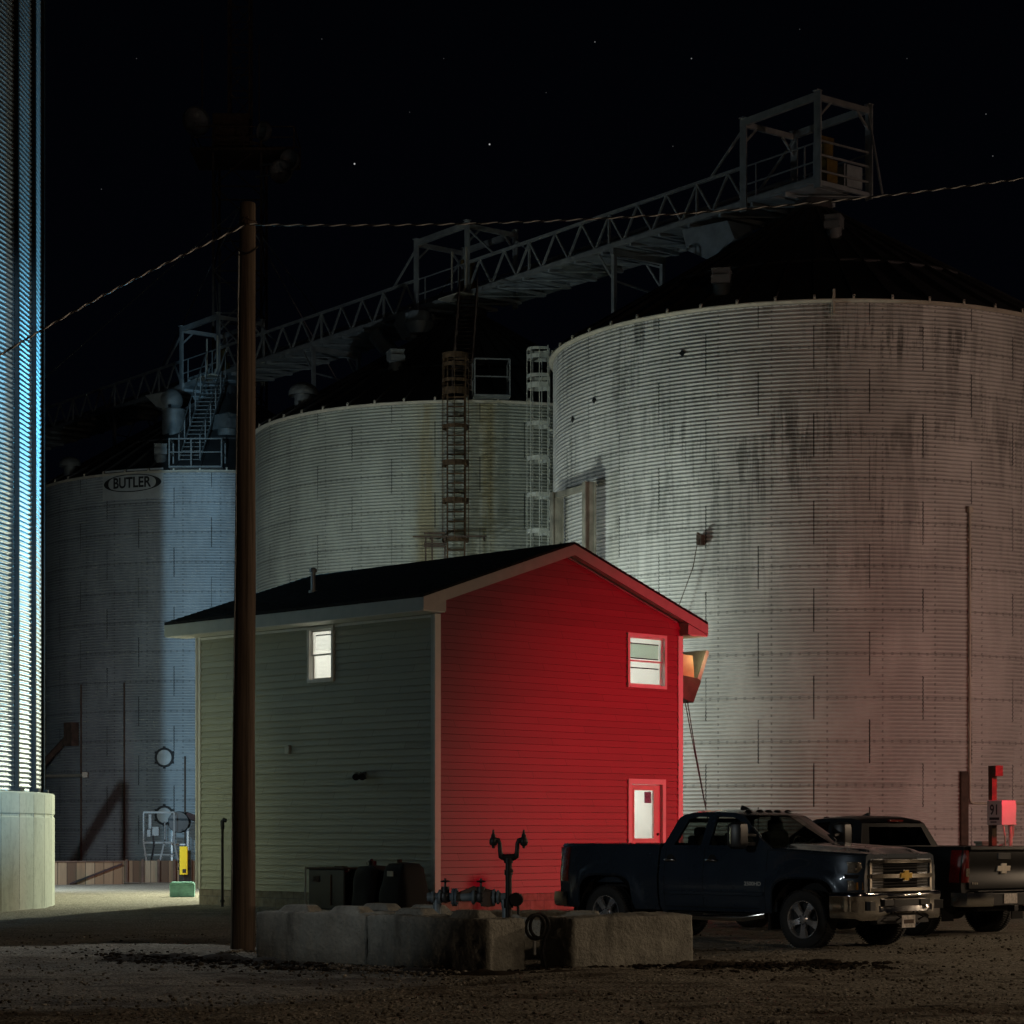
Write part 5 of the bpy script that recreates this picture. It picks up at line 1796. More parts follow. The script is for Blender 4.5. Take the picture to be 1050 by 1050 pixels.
# ================================================================ METER POST AT THE RIGHT
pm = at(1027, 0, 44.0)
MT = thing('metering_post', 'red-lit post carrying a white sign box with looped cables behind the black pickup', 'post', (pm.x, pm.y, 0), math.radians(34))
c = MB()
c.box((-0.02, 0.22, 1.30), (0.13, 0.10, 3.2))
c.box((0.0, 0.16, 2.80), (0.2, 0.2, 0.2))
c.build('post', M['rusty'], MT)
zb0, zb1 = at(0, 846, 43.6).z, at(0, 820.5, 43.6).z
c = MB()
c.box((0, 0, (zb0 + zb1) / 2), (0.40, 0.40, zb1 - zb0))
bx = c.build('sign_box', M['box_white'], MT, None, 0.012)
lv, lf = text_mesh('91', 0.24, 0.0, 0.006)
zm = (zb0 + zb1) / 2 + 0.05
MB().add([(-0.203, -v[0], zm + v[1] * 1.15) for v in lv if True], lf).build('number', M['sign_black'], bx)
c = MB()
c.box((-0.202, 0.0, zb0 + 0.125), (0.004, 0.26, 0.05))
c.box((-0.202, 0.02, zb0 + 0.06), (0.004, 0.16, 0.025))
c.build('printed_bar', M['sign_black'], bx)
c = MB()
c.tube([(-0.12, -0.16, zb0), (-0.1, -0.18, zb0 - 0.2), (0.0, -0.1, zb0 - 0.42), (0.02, 0.1, zb0 - 0.5)], 0.018, 8)
c.tube([(0.16, -0.16, zb0), (0.18, -0.14, zb0 - 0.2), (0.1, 0.0, zb0 - 0.36), (0.02, 0.12, zb0 - 0.42)], 0.018, 8)
c.tube([(0.12, -0.12, zb0 - 0.6), (0.12, -0.12, zb0)], 0.04, 8)
c.build('looped_cable', M['conduit'], MT)
pg = at(1011, 0, 47.5)
GB = thing('green_cabinet', 'small dull green cabinet at the foot of the near bin beside the metering post', 'utility box', (pg.x, pg.y, 0), 0.3)
c = MB()
c.box((0, 0, 0.68), (0.34, 0.3, 1.36))
c.box((0, -0.01, 1.38), (0.40, 0.36, 0.05))
c.box((0, -0.155, 0.7), (0.26, 0.02, 1.1))
c.build('cabinet', M['green_box'], GB, None, 0.01)
pk = at(1040, 0, 46.0)
PK = thing('parking_kerb', 'pale red-lit parking kerb on the gravel beyond the black pickup at the right edge', 'kerb', (pk.x + 0.35, pk.y, 0), 0.1)
c = MB()
c.prism([(-0.14, -0.02), (0.14, -0.02), (0.09, 0.14), (-0.09, 0.14)], -0.9, 0.9, lambda a, b, d: (d, a, b))
c.build('kerb', M['kerb'], PK, None, 0.015)
# ================================================================ PICKUP TRUCKS
WB, HW = 3.66, 0.985
def belt(x):
    if x < -0.95: return 1.375
    if x < -0.35: return 1.375 - 0.03 * (x + 0.95) / 0.6
    return 1.345 - 0.075 * ((x + 0.35) / 1.3)
def side_y(x, z):
    y = HW - 0.052 * max(-1.2, min(1.2, (z - 0.92) / 0.46)) ** 2
    if z > 1.02: y -= 0.012 * min(1, (z - 1.02) / 0.05)
    if x > 0.30: y -= 0.17 * ((x - 0.30) / 0.65) ** 2.2
    if x < -4.1: y -= 0.06 * ((-4.1 - x) / 0.55) ** 2
    for xw in (0, -WB):
        d = math.hypot(x - xw, z - 0.42)
        if d < 0.80: y += 0.030 * max(0, min(1, (0.80 - d) / 0.10))
    return y
def arch_z(x, xw, r=0.545, zc=0.42, sill=0.47):
    d = abs(x - xw)
    if d >= r: return sill
    # flat-topped arch
    z = zc + (r ** 4 - d ** 4) ** 0.25 * 0.985
    return max(z, sill)
def body_shell(name, paint, root, x0, x1, xw, top, nx=64, floor=None):
    """lofted side walls with a wheel arch, mirrored; top(x, f) gives deck points from side (f=1) to centre (f=0)"""
    xs = set(np.linspace(x0, x1, nx).round(4).tolist())
    for s in (-1, 1):
        xs.add(round(xw + s * 0.5449, 4))
        for q in np.linspace(0.36, 0.54, 9): xs.add(round(xw + s * float(q), 4))
    xs = sorted(x for x in xs if min(x0, x1) - 1e-6 <= x <= max(x0, x1) + 1e-6)
    keep = [xs[0]]
    edge = (round(xw - 0.5449, 4), round(xw + 0.5449, 4))
    for x in xs[1:]:
        if x - keep[-1] < 0.012:
            if x in edge or x == xs[-1]: keep[-1] = x
            continue
        keep.append(x)
    xs = keep
    mb = MB()
    rows = []
    for x in xs:
        zb, zt = arch_z(x, xw), belt(x) if xw == 0 else 1.40
        half = []
        for j in range(15):
            z = zb + (zt - zb) * j / 14
            half.append((x, side_y(x, z) - (0.03 if j == 0 else 0), z))
        half += top(x, zt, side_y(x, zt))
        left = [(px, py, pz) for px, py, pz in half]
        right_ = [(px, -py, pz) for px, py, pz in reversed(half)]
        if abs(half[-1][1]) < 1e-6: right_ = right_[1:]
        rows.append(left + right_)
    mb.grid(rows)
    n = len(rows[0])
    N = len(mb.v)
    mb.f.append(tuple(range(n)))
    mb.f.append(tuple(range(N - n, N)))
    return mb.build(name, paint, root, 38)

def hood_top(x, zt, ys):
    if x < -0.72:
        return [(x, ys * q - (0.035 if q == 1 else 0), zt + 0.004) for q in (1, 0.86, 0.83, 0.70, 0.52, 0.46, 0.2, 0)]
    f = min(1, (x + 0.72) / 0.25)
    e = 1 - max(0, (x - 0.70) / 0.25) * 0.75
    h = 0.105 * f * max(e, 0.1)
    return [(x, ys - 0.035, zt + 0.022 * f), (x, ys * 0.86, zt + 0.040 * f), (x, ys * 0.83, zt + 0.034 * f), (x, ys * 0.70, zt + h * 0.75), (x, ys * 0.52, zt + h * 0.98), (x, ys * 0.46, zt + h * 0.86), (x, ys * 0.2, zt + h * 0.92), (x, 0, zt + h * 0.96)]
def bed_top(x, zt, ys):
    return [(x, ys - 0.015, zt + 0.025), (x, ys - 0.09, zt + 0.03), (x, ys - 0.11, zt - 0.02), (x, ys - 0.12, 0.85), (x, 0, 0.84)]

def green_y(z): return 0.935 - (z - 1.37) * 0.46

def fill_poly(outer, holes, fn):
    bm = bmesh.new()
    edges = []
    for loop in [outer] + holes:
        vs = [bm.verts.new((a, b, 0)) for a, b in loop]
        for i in range(len(vs)): edges.append(bm.edges.new((vs[i], vs[(i + 1) % len(vs)])))
    bmesh.ops.triangle_fill(bm, edges=edges, use_beauty=True)
    bm.verts.ensure_lookup_table()
    bm.verts.index_update()
    v = [fn(p.co.x, p.co.y) for p in bm.verts]
    f = [tuple(q.index for q in fc.verts) for fc in bm.faces]
    bm.free()
    return v, f

def bow_tie(mb, c, s, depth, axis_fn):
    p = [(-1.0, -0.26), (-0.36, -0.26), (-0.42, -0.50), (0.38, -0.50), (0.42, -0.26), (0.90, -0.26), (1.0, 0.26), (0.36, 0.26), (0.42, 0.50), (-0.38, 0.50), (-0.42, 0.26), (-0.90, 0.26)]
    mb.prism([(a * s, b * s) for a, b in p], 0.0, depth, lambda a, b, d: axis_fn(c, a, b, d))

def make_truck(label, loc, rz, paint, pane):
    T = thing('pickup_truck', label, 'pickup truck', (loc[0], loc[1], 0), rz)
    body = body_shell('body', paint, T, 0.93, -2.60, 0.0, hood_top, 72)
    bed = body_shell('cargo_bed', paint, T, -2.635, -4.62, -WB, bed_top, 44)
    # door seams and side moulding follow the skin
    sm = MB()
    def seam(x, z0, z1, w=0.009):
        for s in (-1, 1):
            rows = []
            for j in range(9):
                z = z0 + (z1 - z0) * j / 8
                rows.append([(x - w / 2, s * (side_y(x, z) + 0.002), z), (x + w / 2, s * (side_y(x, z) + 0.002), z)])
            sm.add([p for r in rows for p in r], [(2 * j, 2 * j + 1, 2 * j + 3, 2 * j + 2) for j in range(8)])
    for x in (-0.63, -1.77, -2.50): seam(x, 0.53, 1.365)
    for s in (-1, 1):
        rows = []
        for x in np.linspace(-2.50, -0.63, 12): rows.append([(x, s * (side_y(x, 0.53) + 0.002), 0.526), (x, s * (side_y(x, 0.53) + 0.002), 0.535)])
        sm.grid(rows)
        rows = []
        for x in np.linspace(-0.60, 0.80, 16):
            z = belt(x) - 0.012
            rows.append([(x, s * (side_y(x, z) + 0.002), z - 0.004), (x, s * (side_y(x, z) + 0.002), z + 0.004)])
        sm.grid(rows)
    sm.build('door_seams', M['gap'], body)
    for s in (-1, 1):
        m = MB()
        rows = []
        for x in np.linspace(-2.48, -0.66, 14):
            y = side_y(x, 0.74)
            rows.append([(x, s * (y - 0.005), 0.70), (x, s * (y + 0.016), 0.71), (x, s * (y + 0.018), 0.745), (x, s * (y - 0.005), 0.765)])
        m.grid(rows)
        m.build('side_moulding', paint, body, 30)
        for x in (-1.62, -2.40):
            y = side_y(x, 1.20)
            h = MB()
            h.tube([(x - 0.10, s * (y + 0.012), 1.195), (x - 0.06, s * (y + 0.045), 1.20), (x + 0.06, s * (y + 0.045), 1.20), (x + 0.10, s * (y + 0.012), 1.195)], 0.019, 8)
            h.build('door_handle', M['chrome'], body, 50)
            dd = MB().lathe([(0.0, 0.004), (0.075, 0.004), (0.08, 0.0)], 16, Matrix.Translation((x, s * y, 1.20)) @ Matrix.Rotation(-s * PI / 2, 4, 'X'))
            dd.build('handle_recess', M['gap'], body)
    # badge on the passenger door
    lv, lf = text_mesh('2500HD', 0.075, 0.0, 0.001)
    MB().add([(v[0] * 1.15 - 0.86, -(side_y(-0.86, 0.87 + v[1]) + 0.004), 0.875 + v[1]) for v in lv], lf).build('badge', M['box_white'], body)
    # greenhouse
    outer = [(-0.55, 1.36), (-0.80, 1.50), (-1.24, 1.83), (-1.38, 1.872), (-1.7, 1.888), (-2.15, 1.88), (-2.33, 1.85), (-2.41, 1.80), (-2.58, 1.36)]
    hole1 = [(-0.86, 1.41), (-0.94, 1.50), (-1.30, 1.775), (-1.42, 1.81), (-1.71, 1.825), (-1.71, 1.41)]
    hole2 = [(-1.86, 1.41), (-1.86, 1.825), (-2.10, 1.815), (-2.22, 1.78), (-2.37, 1.41)]
    cab = MB()
    for s in (-1, 1):
        v, f = fill_poly(outer, [hole1, hole2], lambda a, b: (a, s * green_y(b), b))
        cab.add(v, f)
        v2, f2 = fill_poly(outer, [hole1, hole2], lambda a, b: (a, s * (green_y(b) - 0.05), b))
        cab.add(v2, f2)
        for loop in (outer, hole1, hole2):
            n = len(loop)
            vs = [(a, s * green_y(b), b) for a, b in loop] + [(a, s * (green_y(b) - 0.05), b) for a, b in loop]
            cab.add(vs, [(i, (i + 1) % n, n + (i + 1) % n, n + i) for i in range(n)])
    # roof skin
    rows = []
    for x, zo, dz in ((-1.24, 1.83, 0.0), (-1.32, 1.855, 0.02), (-1.45, 1.876, 0.035), (-1.8, 1.885, 0.05), (-2.15, 1.878, 0.045), (-2.33, 1.85, 0.035), (-2.41, 1.80, 0.02)):
        y = green_y(zo) - 0.004
        rows.append([(x + (0.10 if x > -1.3 else 0.05 if x > -1.4 else 0) * (1 - (t / 1.0) ** 2), t * y, zo + dz * (1 - t ** 4)) for t in np.linspace(-1, 1, 13)])
    cab.grid(rows)
    # rear cab wall with a window opening
    yb, yt = green_y(1.36) - 0.02, green_y(1.80) - 0.01
    def rear(t, z): return (-2.58 + 0.17 * (z - 1.36) / 0.44 - 0.04 * (1 - t * t), t * (yb + (yt - yb) * (z - 1.36) / 0.44), z)
    for za, zb, ta, tb in ((1.36, 1.43, -1, 1), (1.74, 1.80, -1, 1), (1.43, 1.74, -1, -0.82), (1.43, 1.74, 0.82, 1)):
        cab.grid([[rear(t, z) for t in np.linspace(ta, tb, 7)] for z in (za, zb)])
    cabo = cab.build('cab', paint, T, 35)
    sh = MB()
    for y in (-0.45, -0.2, 0, 0.2, 0.45):
        sh.lathe([(0.0, 0.03), (0.03, 0.022), (0.05, 0.0)], 10, Matrix.Translation((-1.36, y, 1.892)) @ Matrix.Scale(1.5, 4, (0, 1, 0)))
    sh.build('roof_marker_lamp', M['black_plastic'], cabo, 50)
    fn_ = MB().prism([(-1.75, 1.925), (-1.57, 1.925), (-1.66, 1.965), (-1.72, 1.985)], -0.015, 0.015, lambda a, b, d: (a, d - 0.15, b))
    fn_.build('roof_aerial', M['black_plastic'], cabo)
    for s in (-1, 1):
        for hl in (hole1, hole2):
            v, f = fill_poly(hl, [], lambda a, b: (a, s * (green_y(b) - 0.02), b))
            MB().add(v, f).build('side_window', pane, cabo)
    w = MB()
    w.grid([[rear(t, z) for t in np.linspace(-0.82, 0.82, 7)] for z in (1.43, 1.74)])
    w.build('rear_window', pane, cabo)
    rows = []
    for f in np.linspace(0, 1, 8):
        xe, z = -0.58 - 0.66 * f, 1.375 + 0.455 * f
        y = green_y(z) - 0.045
        rows.append([(xe + (0.30 * (1 - f) + 0.10 * f) * (1 - t * t), t * y, z + 0.02 * (1 - t * t)) for t in np.linspace(-1, 1, 13)])
    MB().grid(rows).build('windscreen', pane, cabo, 60)
    wp = MB()
    wp.grid([[(-0.50 + 0.30 * (1 - t * t) + d, t * 0.86, 1.372 + 0.02 * (1 - t * t) + e) for t in np.linspace(-1, 1, 13)] for d, e in ((0, 0.012), (0.16, 0.0))])
    wp.bar((-0.38, -0.45, 1.41), (-0.62, 0.10, 1.50), 0.02)
    wp.bar((-0.30, 0.15, 1.42), (-0.60, 0.60, 1.48), 0.02)
    wp.build('wiper_cowl', M['black_plastic'], cabo)
    # interior
    it = MB()
    it.box((-0.85, 0, 1.30), (0.35, 1.5, 0.20))
    it.box((-1.6, 0, 0.95), (1.7, 1.55, 0.5))
    it.build('dashboard', M['seat'], cabo, None, 0.03)
    for y in (-0.42, 0.42):
        st = MB()
        st.box((-1.52, y, 1.30), (0.16, 0.48, 0.62), Matrix.Rotation(-0.2, 3, 'Y'))
        st.box((-1.58, y, 1.69), (0.10, 0.26, 0.18))
        st.build('front_seat', M['seat'], cabo, None, 0.04)
    st = MB()
    st.box((-2.28, 0, 1.30), (0.14, 1.3, 0.5))
    for y in (-0.4, 0.4): st.box((-2.30, y, 1.60), (0.09, 0.24, 0.14))
    st.build('rear_bench', M['seat'], cabo, None, 0.04)
    sw = MB()
    mt = Matrix.Translation((-1.08, 0.42, 1.36)) @ Matrix.Rotation(math.radians(65), 4, 'Y')
    sw.tube([mt @ Vector((0.19 * math.cos(a), 0.19 * math.sin(a), 0)) for a in np.linspace(0, 2 * PI, 24, endpoint=False)], 0.016, 8, True)
    sw.bar(mt @ Vector((-0.18, 0, 0)), mt @ Vector((0.18, 0, 0)), 0.03)
    sw.build('steering_wheel', M['black_plastic'], cabo, 50)
    # mirrors
    for s in (-1, 1):
        m = MB()
        rows = []
        for z, k in ((1.36, 0.55), (1.39, 0.9), (1.45, 1.0), (1.64, 1.0), (1.71, 0.9), (1.74, 0.5)):
            rows.append([(-0.93 + a * k * 0.10, s * (1.20 + b * k * 0.135), z) for a, b in ((-1, -1), (-1, 1), (0.3, 1.0), (1, 0.6), (1, -0.6), (0.3, -1))])
        m.grid(rows, True)
        m.f.append(tuple(range(6)))
        m.f.append(tuple(range(30, 36)))
        m.bar((-0.88, s * 0.92, 1.43), (-0.92, s * 1.12, 1.43), 0.06, 0.05)
        m.bar((-0.88, s * 0.90, 1.55), (-0.92, s * 1.12, 1.56), 0.05, 0.04)
        mo = m.build('mirror', M['black_plastic'], T, 40, 0.006)
        g = MB().prism([(1.085, 1.42), (1.315, 1.42), (1.32, 1.69), (1.08, 1.69)], -1.038, -1.033, lambda a, b, d: (d, s * a, b))
        g.build('mirror_glass', M['chrome'], mo)
        g = MB().tube([(-0.965, s * 1.335, 1.44), (-0.96, s * 1.342, 1.56), (-0.965, s * 1.335, 1.67)], 0.012, 6)
        g.build('mirror_trim', M['chrome_soft'], mo)
    # front face
    def fx(y): return 0.955 - 0.10 * (y / 0.9) ** 2
    gr = MB()
    def hbar(mb, z0, z1, y0, y1, o0, o1, n=14):
        rows = []
        for y in np.linspace(y0, y1, n):
            x = fx(y)
            rows.append([(x + o0, y, z0), (x + o1, y, z0 + (z1 - z0) * 0.15), (x + o1, y, z1 - (z1 - z0) * 0.2), (x + o0, y, z1)])
        mb.grid(rows)
    for z0, z1, o in ((1.165, 1.235, 0.06), (0.960, 1.045, 0.07), (0.785, 0.85, 0.06)):
        hbar(gr, z0, z1, -0.70, 0.70, -0.02, o)
    for s in (-1, 1):
        gr.box((fx(0.7) + 0.01, s * 0.70, 1.0), (0.09, 0.045, 0.42))
    grille = gr.build('grille', M['chrome'], T, 40)
    gb = MB()
    gb.grid([[(fx(y) - 0.005, y, z) for y in np.linspace(-0.72, 0.72, 12)] for z in (0.76, 1.245)])
    for z in (1.06, 1.10, 1.14, 0.86, 0.90, 0.94): hbar(gb, z, z + 0.016, -0.69, 0.69, -0.005, 0.03)
    gb.build('grille_mesh', M['gap'], grille, 40)
    em = MB()
    bow_tie(em, Vector((fx(0) + 0.065, 0, 1.005)), 0.135, 0.02, lambda c, a, b, d: (c.x + d, c.y + a, c.z + b))
    em.build('emblem', M['gold'], grille, None, 0.004)
    emr = MB()
    bow_tie(emr, Vector((fx(0) + 0.055, 0, 1.005)), 0.150, 0.012, lambda c, a, b, d: (c.x + d, c.y + a, c.z + b))
    emr.build('emblem_rim', M['chrome'], grille)
    for s in (-1, 1):
        for z0, z1, mat, nm in ((1.035, 1.20, 'lamp_clear', 'headlight'), (0.80, 0.955, 'lamp_clear', 'headlight')):
            hl = MB()
            rows = []
            for y in np.linspace(0.735, 0.93, 8):
                x = fx(y)
                k = (y - 0.735) / 0.195
                x2 = x - 0.16 * k ** 2.5
                rows.append([(x2 - 0.03, s * y, z0), (x2 + 0.035, s * y, z0 + 0.012), (x2 + 0.045, s * y, (z0 + z1) / 2), (x2 + 0.03, s * y, z1 - 0.012), (x2 - 0.03, s * y, z1)])
            hl.grid(rows)
            ho = hl.build(nm, M[mat], T, 50)
            if z0 > 1:
                r = MB()
                for y in (0.79, 0.87): r.lathe([(0.0, 0.01), (0.035, 0.0), (0.05, 0.012)], 14, Matrix.Translation((fx(y) + 0.028 - (0.05 if y > 0.85 else 0), s * y, 1.115)) @ Matrix.Rotation(PI / 2, 4, 'Y'))
                r.build('reflector', M['chrome'], ho, 40)
            else:
                r = MB()
                for y in (0.77, 0.82, 0.87): r.box((fx(y) + 0.035 - (0.05 if y > 0.85 else 0), s * y, 0.87), (0.02, 0.035, 0.10))
                r.build('indicator', M['lamp_amber'], ho)
        ch = MB()
        rows = []
        for y in np.linspace(0.72, 0.95, 8):
            k = max(0, (y - 0.735) / 0.195)
            x2 = fx(y) - 0.16 * k ** 2.5
            rows.append([(x2 - 0.02, s * y, 0.965), (x2 + 0.05, s * y, 0.972), (x2 + 0.05, s * y, 1.02), (x2 - 0.02, s * y, 1.03)])
        ch.grid(rows)
        ch.build('headlight_bar', M['chrome'], grille, 40)
    # front bumper: a chrome blade wrapping round the corners
    plan = []
    for y in np.linspace(-0.90, 0.90, 29): plan.append((1.06 - 0.12 * (y / 0.9) ** 2, y))
    plan = [(0.50, -1.005), (0.65, -1.005), (0.78, -0.995), (0.88, -0.965)] + plan + [(0.88, 0.965), (0.78, 0.995), (0.65, 1.005), (0.50, 1.005)]
    rows = []
    for i, (x, y) in enumerate(plan):
        a = plan[max(i - 1, 0)]
        b = plan[min(i + 1, len(plan) - 1)]
        n_ = Vector((b[1] - a[1], -(b[0] - a[0]), 0)).normalized()
        mid = max(0, 1 - (abs(y) / 0.62) ** 6)
        lo = 0.40 + 0.09 * mid + (0.03 if abs(y) > 0.95 else 0)
        rec = 0.05 * mid
        prof = [(-0.05, lo), (0.0, lo + 0.005), (0.018, lo + 0.03), (0.022 - 0.4 * rec, lo + 0.10), (0.024 - rec, 0.60), (0.024 - rec, 0.69), (0.03, 0.725), (0.03, 0.765), (0.01, 0.785), (-0.09, 0.79)]
        rows.append([(x + n_.x * o, y + n_.y * o, z) for o, z in prof])
    bmp = MB().grid(rows).build('front_bumper', M['chrome'], T, 45)
    d = MB()
    d.grid([[(1.052 - 0.12 * (y / 0.9) ** 2, y, z) for y in np.linspace(-0.28, 0.28, 9)] for z in (0.595, 0.685)])
    for s in (-1, 1):
        d.box((1.0, s * 0.76, 0.60), (0.06, 0.20, 0.12), Matrix.Rotation(s * -0.22, 3, 'Z'))
        d.box((1.035, s * 0.42, 0.64), (0.04, 0.22, 0.08))
        d.tube([(1.05, s * 0.26, 0.40), (1.13, s * 0.26, 0.44), (1.05, s * 0.26, 0.48)], 0.016, 8)
    d.box((0.92, 0, 0.42), (0.12, 1.2, 0.14))
    d.build('bumper_openings', M['black_plastic'], bmp, None, 0.006)
    pl_ = MB().box((1.10, -0.05, 0.38), (0.012, 0.31, 0.17)).build('number_plate', M['plate'], bmp, None, 0.004)
    MB().box((1.107, -0.05, 0.38), (0.004, 0.23, 0.055)).build('plate_band', M['rusty_dark'], pl_)
    # rear
    tg = MB()
    zs = [(0.74, 0.0), (0.76, 0.02), (0.93, 0.03), (0.96, 0.012), (1.14, 0.018), (1.17, 0.03), (1.34, 0.035), (1.38, 0.07), (1.425, 0.065), (1.43, -0.03)]
    tg.grid([[(-4.625 - o - 0.02 * (1 - (t / 0.78) ** 2), t, z) for t in np.linspace(-0.78, 0.78, 15)] for z, o in zs])
    tgo = tg.build('tailgate', paint, T, 35)
    h = MB().box((-4.675, 0, 1.27), (0.03, 0.30, 0.11)).build('tailgate_handle', M['black_plastic'], tgo, None, 0.01)
    e = MB()
    bow_tie(e, Vector((-4.662, 0, 1.075)), 0.16, 0.02, lambda c, a, b, d_: (c.x - d_, c.y - a, c.z + b))
    e.build('emblem', M['emblem_grey'], tgo, None, 0.004)
    e = MB()
    for q in (0.70, 0.65, 0.60): e.box((-4.655, q, 0.845), (0.008, 0.032, 0.035))
    e.build('badge', M['chrome_soft'], tgo)
    for s in (-1, 1):
        tl_ = MB()
        rows = []
        for z in np.linspace(0.86, 1.37, 8):
            rows.append([(-4.42, s * (side_y(-4.42, z) + 0.006), z), (-4.55, s * (side_y(-4.55, z) + 0.012), z), (-4.64, s * (side_y(-4.6, z) - 0.02), z), (-4.665, s * 0.86, z), (-4.655, s * 0.785, z)])
        tl_.grid(rows)
        tlo = tl_.build('tail_light', M['lamp_red'], T, 50)
        MB().box((-4.66, s * 0.83, 1.02), (0.03, 0.08, 0.13)).build('reverse_lamp', M['lamp_clear'], tlo, None, 0.006)
        rb_ = MB()
        rows = []
        for x, y in ((-4.45, 0.965), (-4.62, 0.965), (-4.74, 0.93), (-4.80, 0.80), (-4.81, 0.40)):
            rows.append([(x + 0.03, s * (y - 0.03), 0.48), (x, s * y, 0.50), (x - 0.01, s * (y + 0.005), 0.60), (x, s * y, 0.70), (x + 0.06, s * (y - 0.06), 0.715)])
        rb_.grid(rows)
        rb_.build('rear_bumper', M['chrome_soft'], T, 45)
    rb2_ = MB()
    rb2_.box((-4.76, 0, 0.59), (0.08, 0.82, 0.20))
    rb2_.box((-4.70, 0, 0.722), (0.20, 1.5, 0.02))
    rb2_.box((-4.85, 0, 0.45), (0.14, 0.10, 0.10))
    rb2_.build('bumper_step', M['black_plastic'], T, None, 0.01)
    MB().box((-4.807, 0.0, 0.60), (0.01, 0.31, 0.16)).build('number_plate', M['plate'], T, None, 0.004)
    MB().box((-2.45, 0, 1.845), (0.06, 0.32, 0.04)).build('brake_lamp', M['lamp_red'], cabo, None, 0.006)
    # running boards
    for s in (-1, 1):
        rbd = MB()
        pts = [(-2.55, s * 0.88, 0.43), (-2.42, s * 1.0, 0.40), (-1.0, s * 1.0, 0.40), (-0.72, s * 0.88, 0.45)]
        rbd.tube(pts, 0.055, 10)
        for x in (-2.1, -1.1): rbd.bar((x, s * 0.7, 0.46), (x, s * 0.98, 0.40), 0.05)
        rb3 = rbd.build('running_board', M['chrome_soft'], T, 50)
        tr = MB()
        for x in (-1.98, -1.15): tr.box((x, s * 1.005, 0.452), (0.5, 0.09, 0.012))
        tr.build('step_pad', M['black_plastic'], rb3)
    cs_ = MB()
    cs_.box((-1.85, 0, 0.50), (5.5, 1.05, 0.20))
    cs_.box((-1.5, 0, 0.56), (2.0, 1.78, 0.14))
    for xw in (0, -WB):
        cs_.tube([(xw, -0.8, 0.40), (xw, 0.8, 0.40)], 0.06, 10)
        cs_.box((xw, 0, 0.72), (1.2, 1.16, 0.55))
        cs_.tube([(xw, -0.12, 0.40), (xw, 0.12, 0.40)], 0.16, 12)
        for s in (-1, 1):
            rows = [[(xw + 0.555 * math.cos(a), s * y, 0.42 + 0.545 * math.sin(a)) for a in np.linspace(-0.05, PI + 0.05, 15)] for y in (0.58, 0.93)]
            cs_.grid(rows)
            cs_.box((xw - 0.60, s * 0.82, 0.42), (0.02, 0.26, 0.36))
    cs_.tube([(-2.9, -0.55, 0.38), (-3.3, -0.5, 0.42), (-4.6, -0.62, 0.42)], 0.045, 8)
    cs_.build('chassis', M['matte_black'], T)
    # wheels
    tyre = MB()
    hw_ = 0.13
    prof = [(0.255, -hw_ + 0.01), (0.29, -hw_ - 0.008), (0.345, -hw_ - 0.012), (0.385, -hw_ + 0.004), (0.398, -hw_ + 0.03), (0.402, 0.0), (0.398, hw_ - 0.03), (0.385, hw_ - 0.004), (0.345, hw_ + 0.012), (0.29, hw_ + 0.008), (0.255, hw_ - 0.01)]
    RX = Matrix.Rotation(-PI / 2, 4, 'X')
    tyre.lathe(prof, 48, RX)
    for k in range(64):
        a = 2 * PI * k / 64
        for zz in (-0.07, 0.07):
            c = RX @ Vector((0.401 * math.cos(a), 0.401 * math.sin(a), zz))
            tyre.box(c, (0.016, 0.085, 0.024), Matrix.Rotation(-a, 3, 'Y') @ Matrix.Rotation(0.25 if zz > 0 else -0.25, 3, 'X'))
    rim = MB()
    o = 0.10
    rim.lathe([(0.262, -0.12), (0.268, 0.118), (0.258, 0.128), (0.245, 0.118), (0.238, 0.06), (0.232, -0.1)], 40, RX)
    rim.lathe([(0.0, o + 0.034), (0.045, o + 0.03), (0.062, o + 0.012), (0.075, o - 0.01), (0.078, o - 0.06)], 24, RX)
    for k in range(5):
        a = 2 * PI * k / 5 + PI / 2
        R_ = Matrix.Rotation(a, 4, 'Z')
        vs = []
        for r, w, z in ((0.055, 0.040, o + 0.004), (0.14, 0.036, o + 0.022), (0.20, 0.046, o + 0.022), (0.246, 0.062, o + 0.012)):
            for sgn in (-1, 1):
                vs.append(RX @ (R_ @ Vector((r, sgn * w, z))))
            for sgn in (-1, 1):
                vs.append(RX @ (R_ @ Vector((r, sgn * w * 1.1, z - 0.05))))
        fs = []
        for i in range(3):
            b = 4 * i
            fs += [(b, b + 1, b + 5, b + 4), (b, b + 4, b + 6, b + 2), (b + 1, b + 3, b + 7, b + 5), (b + 2, b + 6, b + 7, b + 3)]
        fs.append((12, 13, 15, 14))
        rim.add(vs, fs)
    disc = MB().lathe([(0.0, 0.02), (0.24, 0.02), (0.24, -0.05)], 32, RX)
    for k in range(8):
        a = 2 * PI * k / 8
        disc.tube([RX @ Vector((0.066 * math.cos(a), 0.066 * math.sin(a), o + 0.0)), RX @ Vector((0.066 * math.cos(a), 0.066 * math.sin(a), o + 0.024))], 0.009, 6)
    first = None
    for xw in (0, -WB):
        for s in (-1, 1):
            wh = holder('wheel', T, (xw, s * 0.845, 0.40), (0, 0.35 * xw + s, 0) if False else (0, 0, 0 if s > 0 else PI))
            if first is None:
                first = [tyre.build('tyre', M['black_rubber'], wh, 40), rim.build('rim', M['alloy'], wh, 35), disc.build('brake_disc', M['black_iron'], wh, 40)]
            else:
                for q in first:
                    c = q.copy()
                    COL.objects.link(c)
                    c.parent = wh
    return T

make_truck('dark navy pickup parked nose towards the viewer, gold emblem on its chrome grille', (4.66, 31.38), math.radians(-45), M['navy_paint'], M['car_glass'])
T2 = make_truck('black pickup seen from its tailgate, parked beyond the navy one', (4.69, 38.2), math.radians(128), M['black_paint'], M['dark_glass'])
T2.scale = (1, 1, 0.965)

